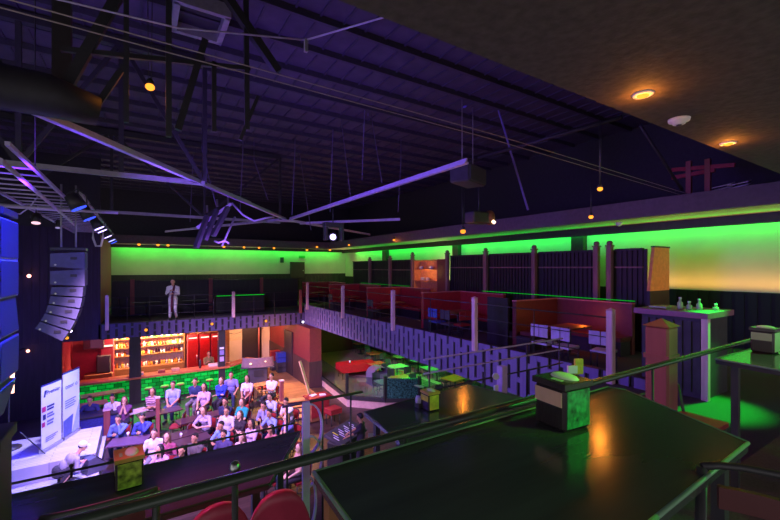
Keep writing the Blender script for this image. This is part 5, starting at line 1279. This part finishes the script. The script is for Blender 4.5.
# ornamental violet railing between the two tables
t = thing('scroll_railing', 'violet scroll railing with bowed bars between the two lower black tables', 'railing', (1.25,3.2,ZW), 0, None, True)
K_vrail = mat('lilac painted metal', (190,165,205), .5)
MB().box(1.145,1.205,3.17,3.2,ZW,C-1.12).build('post', K_vrail, t)
for k in range(3):
    z1 = C-1.14-.27*k if k < 2 else C-1.75; pts = []
    for i in range(13):
        a = PI*i/12; pts.append((1.2+.10*math.sin(a)*(1.15 if k < 2 else .6), 3.18, z1-.42*(1-math.cos(a))/2-.0))
    q = MB()
    for i in range(12): q.bar(pts[i], pts[i+1], .035, .012)
    q.build('bowed_bar', K_vrail, t)
for x in (1.02,1.33,1.6): MB().cyl((x,3.2,ZW),(x,3.2,C-1.13),.009,6).build('baluster', K_blackm, t)
MB().cyl((.98,3.2,C-1.13),(1.72,3.2,C-1.13),.012,8).build('top_rod', K_blackm, t)
# bar chairs on the lower tier with maroon rounded backs
def tub_chair(x, y, r, l, w=.36, m=K_maroon, h=1.08, z0=ZW):
    t = thing('bar_chair', l, 'bar chair', (x,y,z0), r, 'maroon bar chairs')
    mb = MB(); n = 12; rows = 8
    vs = []; 
    for j in range(rows+1):
        v = j/rows
        for i in range(n+1):
            u = -1+2*i/n
            ww = w/2*(.8+.2*min(1, v*2))
            yy = u*ww; xx = -.20+.06*u*u-.06*v
            vs.append((xx, yy, .72+v*(h-.72)*math.sqrt(max(0, 1-.9*abs(u)**2.4))))
    N = len(vs); bk = [(a+.045, b*.96, c-.004) for a, b, c in vs]; fs = []
    W_ = n+1
    for j in range(rows):
        for i in range(n):
            a = j*W_+i; fs.append((a, a+W_, a+W_+1, a+1)); fs.append((N+a, N+a+1, N+a+W_+1, N+a+W_))
    for j in range(rows):
        a = j*W_; fs.append((a, N+a, N+a+W_, a+W_)); a += n; fs.append((a, a+W_, N+a+W_, N+a))
    for i in range(n):
        fs.append((i, i+1, N+i+1, N+i)); a = rows*W_+i; fs.append((a, N+a, N+a+1, a+1))
    mb.add(vs+bk, fs, True); mb.build('backrest', m, t)
    MB().ell((.02,0,.72), .22,.21,.06,16,8).build('seat', m, t)
    for sx in (-1,1):
        for sy in (-1,1): MB().cyl((sx*.2,sy*.19,0),(sx*.15,sy*.15,.69),.015,8).build('leg', K_blackm, t)
    q = MB(); pts = [(.2*math.cos(a),.19*math.sin(a),.25) for a in [i*PI/8 for i in range(17)]]; q.tube(pts,.01,6); q.build('foot_ring', K_blackm, t)
    return t
tub_chair(.62,2.2,PI*.46,'right maroon bar chair with a domed back under the handrail',.36,h=1.19)
tub_chair(.28,2.2,PI*.53,'left maroon bar chair with a domed back under the handrail',.38,h=1.215)
# wooden framed dark chair backs seen under the left table
def frame_chair(x, y, r, l, z0=ZW, m=None, h=1.0):
    m = m or K_blackm
    t = thing('bar_chair', l, 'bar chair', (x,y,z0), r, 'black framed chairs')
    for sy in (-1,1): MB().tube([(-.2,sy*.19,0),(-.18,sy*.19,.68),(-.24,sy*.19,h)], .016).build('leg', m, t)
    for sy in (-1,1): MB().cyl((.2,sy*.19,0),(.18,sy*.18,.68),.016).build('leg', m, t)
    MB().cbox((0,0,.69), (.42,.42,.05)).build('seat', K_redlea, t)
    q = MB(); q.tube([(-.24,-.19,h),(-.265,-.15,h+.008),(-.285,-.09,h+.014),(-.295,0,h+.018),(-.285,.09,h+.014),(-.265,.15,h+.008),(-.24,.19,h)], .013); q.build('top_rail', m, t)
    q = MB()
    for k in range(6):
        a0 = -.15+.05*k; a1 = a0+.05; f = lambda q_: -.27+.05*(q_/.19)**2
        q.plate([(f(a0),a0,h-.115),(f(a1),a1,h-.115),(f(a1),a1,h-.045),(f(a0),a0,h-.045)], .02)
    q.build('back_strip', mat('dark red strip', (84,34,38), .45), t)
    q = MB()
    for sx in (-1,1): q.cyl((sx*.2,-.19,.24),(sx*.2,.19,.24),.011)
    for sy in (-1,1): q.cyl((-.2,sy*.19,.24),(.2,sy*.19,.24),.011)
    q.build('stretcher', m, t)
    return t
frame_chair(-.13,2.24,PI*.5,'black framed bar chair below the golden lidded napkin box',h=1.34)
frame_chair(1.42,.33,PI*1.08,'black framed bar chair with a dark red back strip at the lower right',ZN,h=1.07)
frame_chair(4.2,.35,PI*.5,'black framed chair in front of the green lit table at right',ZN,h=.9)
frame_chair(4.3,1.75,-PI*.5,'black framed chair behind the green lit table at right',ZW,h=1.0)
frame_chair(4.9,1.8,-PI*.5,'second black framed chair behind the green lit table at right',ZW,h=1.0)
# white posts with a round sign plate beyond the second table
t = thing('sign_post', 'pale violet post with two white plates beside the slatted fascia', 'sign post', (4.0,4.1,ZW), 0, None, True)
b = pd(502,400,5.6)
t2 = t
MB().box(b.x-.05,b.x+.05,b.y-.05,b.y+.05,ZW,C-1.38).build('shaft', K_vrail, t); q = pd(495.5,376,5.5); MB().cyl(q, q-Vector((.02,.03,0)), .045, 14).build('round_plate', K_white, t)
q = pd(496,391,5.5); MB().cbox(q, (.07,.03,.16)).build('white_plate', K_white, t)
struct('floor_walkway', MB().prism([(3.0,3.2),(8.1,3.2),(8.1,4.6),(3.0,4.6)], 3.7, ZW), K_carpet)
t = thing('step_railing', 'thin dark violet railing on the walkway before the slatted fascia', 'railing', (5.0,4.5,ZW), 0, None, True)
for z in (.55,.8,1.0): MB().cyl((3.4,4.5,ZW+z),(6.6,4.5,ZW+z),.014,8).build('bar', K_vrail if z > .7 else K_blackm, t)
for x in (3.5,4.6,5.6,6.5): MB().cyl((x,4.5,ZW),(x,4.5,ZW+1.0),.014,8).build('upright', K_blackm, t)
# ================================================================== LIGHT
w = bpy.data.worlds.new('World'); SC.world = w; w.use_nodes = True
bg = w.node_tree.nodes['Background']; bg.inputs[0].default_value = (1.0,.97,1.0,1); bg.inputs[1].default_value = .68
GR = (0,255,60)
light('AREA','far_cove_light',(6.3,WALLY-.42,C+1.36),GR,125,15.2,(6.3,WALLY+.15,C-.1),size_y=.1)
light('AREA','right_cove_light',(14.2,14.5,C+1.36),GR,240,27,(WALLX+.12,14.5,C-.1),size_y=.1)
light('AREA','soffit_cove_light',(13.6,14.5,C+1.22),GR,60,25,(13.0,14.5,C+1.5),size_y=.1)
# warm lamps
for p, pw in LAMPS: light('POINT','lamp_light',p-Vector((0,0,.12)),(255,150,50),pw,.05)
light('AREA','warm_wash',(14.2,3.6,C-.6),(255,185,95),34,7,(14.45,3.6,C+.3),size_y=.12)
light('POINT','warm_spot',(13.6,17.0,C-.1),(255,220,170),40,.1)
light('SPOT','orange_panel_light',(12.0,3.6,C-.8),(255,160,70),30,.1,(12.1,5.3,C-.1),90)
light('POINT','shelf_light',(11.3,15.1,C-.2),(255,180,100),14,.1)
light('POINT','wall_fill',(5.5,27.3,C+.2),(255,220,190),52,.2)
light('POINT','wall_fill',(0.8,27.3,C+.2),(255,220,190),46,.2)
light('POINT','wall_fill',(12.8,27.3,C+.2),(255,200,150),44,.2)
# stage lamps aimed at the crowd and at the stage
for i, (p, c) in enumerate(PARPOS):
    if 2 <= i <= 5: light('SPOT','stage_beam',p-Vector((-.1,0,.2)),(212,170,255),1700,.12,(4.0,16.0+.8*i,.8),75,.8)
    else: light('SPOT','stage_beam',(p-Vector((.1,0,.2)) if i > 2 else Vector((-.6,13+.4*i,C+1.0))),(50,50,255),1500,.12,(-2.5,14.5,.3) if i < 2 else (-.8,19,1),80,.8)
light('SPOT','stage_white',(-.6,15.4,C+1.0),(205,195,255),3600,.15,(-2.1,14.2,.4),66,.7)
light('SPOT','crowd_white',(-.8,9.0,C+1.2),(226,178,255),6800,.15,(2.2,14.5,.9),70,.7)
light('SPOT','performer_fill',(-1.0,17,C+1.2),(230,215,255),260,.1,(1.4,22.3,ZF+1),24,.5)  # added spot without a fixture, brightens the performer
light('SPOT','moving_head_beam',MHP,(200,185,255),160,.12,(1,13,1),70,.8)
# violet wash over slatted fascia, grid and roof
light('AREA','violet_wash',(-.4,8,C+.3),(128,82,255),450,2.5,(8.2,10,4.0))
light('SPOT','roof_wash',(-1.5,7.5,C+1.0),(115,50,255),300,.3,(-1.2,9,C+5),105,.9)
light('POINT','grid_wash',(2.2,12.5,C+.7),(150,90,255),60,.3)
light('SPOT','blue_array',(-.2,4.3,C+1.5),(24,30,255),1600,.2,(-1.5,5.5,C-.6),70,.6)
light('SPOT','blue_floor',(-.6,7.0,C+1.0),(50,50,255),900,.2,(-1.5,12.5,.4),60,.8)
# bar
light('AREA','back_bar_light',(.5,24.6,2.95),(255,200,150),420,3.0,(.5,25.4,1.5),size_y=.15)
light('POINT','fridge_light',(3.1,24.4,2.3),(255,60,60),36,.15)
light('POINT','bar_left_light',(-1.7,24.0,2.6),(255,60,120),26,.15)
light('AREA','bar_top_light',(.8,22.6,3.05),(255,110,80),40,5,(.8,22.6,0),size_y=.2)
light('AREA','bar_green_light',(.8,21.75,.9),(20,255,80),70,6,(.8,18,.2),size_y=.4)
light('POINT','lobby_light',(6.3,25.2,2.8),(255,170,130),150,.2)
light('POINT','lobby_light',(6.2,20.8,2.9),(255,170,90),60,.2)
light('SPOT','step_light',(6.2,17.6,3.2),(255,180,100),500,.1,(5.0,15.4,.2),60)
# terrace under the wing
light('POINT','terrace_green',(12.2,17.5,2.7),(30,255,60),220,.2)
light('POINT','terrace_green',(12.6,13.2,2.7),(30,255,60),160,.2)
light('POINT','terrace_warm',(10.2,18.6,2.9),(255,120,70),75,.15)
light('POINT','terrace_warm',(12.9,14.6,2.9),(255,150,70),30,.15)
light('POINT','terrace_violet',(9.6,14.6,2.9),(190,170,255),30,.15)
light('SPOT','wing_green',(9.5,2.6,C+1.3),(20,255,60),3000,.15,(8.0,2.8,4.0),26)
light('SPOT','table_green',(5.6,.0,C+1.2),(20,255,60),200,.15,(4.4,1.1,C-.7),50)
light('SPOT','rail_green_fill',(5.2,-1.6,C+1.1),(10,255,50),270,.12,(2.4,1.1,C-.7),50)  # added unseen spot behind the camera, greens the rail and napkin box
light('POINT','booth_orange',(10.3,6.4,ZW+.95),(255,110,30),9,.08)
light('POINT','booth_red',(9.8,11.4,C+.6),(255,100,100),11,.15)
light('POINT','booth_red',(9.8,6.6,C+.7),(255,100,100),3,.15)
light('POINT','booth_red',(9.8,17,C+.6),(255,100,100),14,.15)
light('SPOT','near_chair_pink',(-.8,4.2,C+1.2),(255,80,150),380,.15,(.45,2.0,4.9),24)
light('SPOT','railing_violet_fill',(-2.5,1.0,C+1.2),(180,110,255),520,.12,(1.2,3.2,C-1.6),13)  # extra violet spot added for the scroll railing, no fixture
light('SPOT','array_blue_fill',(1.5,8.0,C+1.2),(95,80,255),700,.12,(-1.6,12.2,C-.4),32)  # added fill that tints the grey line array and the wall beyond
light('SPOT','napkin_green_fill',(2.6,-.6,C+1.3),(120,255,60),160,.1,(1.6,1.05,C-.5),10)  # narrow overhead spot added to brighten the napkin paper
light('SPOT','landing_fill',(5.9,20.9,3.05),(255,180,105),1000,.15,(5.7,19.6,0),95)  # added downward fill, warms the landing boards
light('POINT','stage_indigo_fill',(-4.6,18.5,3.4),(60,40,255),90,.2)  # added point fill, colours the dark wall beside the stage
light('SPOT','lobby_wall_fill',(5.9,25.0,2.95),(255,190,150),260,.2,(6.1,27.5,1.7),110)  # added spot to brighten the beige lobby wall, no fixture there
light('SPOT','post_pink_fill',(1.5,4.5,C+1.2),(255,110,140),120,.15,(3.8,1.7,C-1.0),40)  # added pink fill for the thick newel post
# ================================================================== CAMERA
cam = bpy.data.cameras.new('camera'); cam.lens = 397.0/780*36; cam.sensor_width = 36; cam.shift_y = 8/780; cam.clip_start = .05
co = bpy.data.objects.new('camera', cam); COL.objects.link(co); co.location = (0,0,C)
co.rotation_euler = Vector((FWD.x, FWD.y, 0)).to_track_quat('-Z','Y').to_euler()
SC.camera = co
vs = SC.view_settings; vs.view_transform = 'Standard'; vs.look = 'None'; vs.exposure = 0; vs.gamma = 1; vs.use_curve_mapping = False

for l, g in LABELS:
    if len(l.split()) > 16: print('LONG', l)
seen = {}
for l, g in LABELS: seen.setdefault(l, set()).add(g)
from collections import Counter
for l, k in Counter(x for x, g in LABELS).items():
    if k > 1 and None in seen[l]: print('DUPLABEL', k, l)
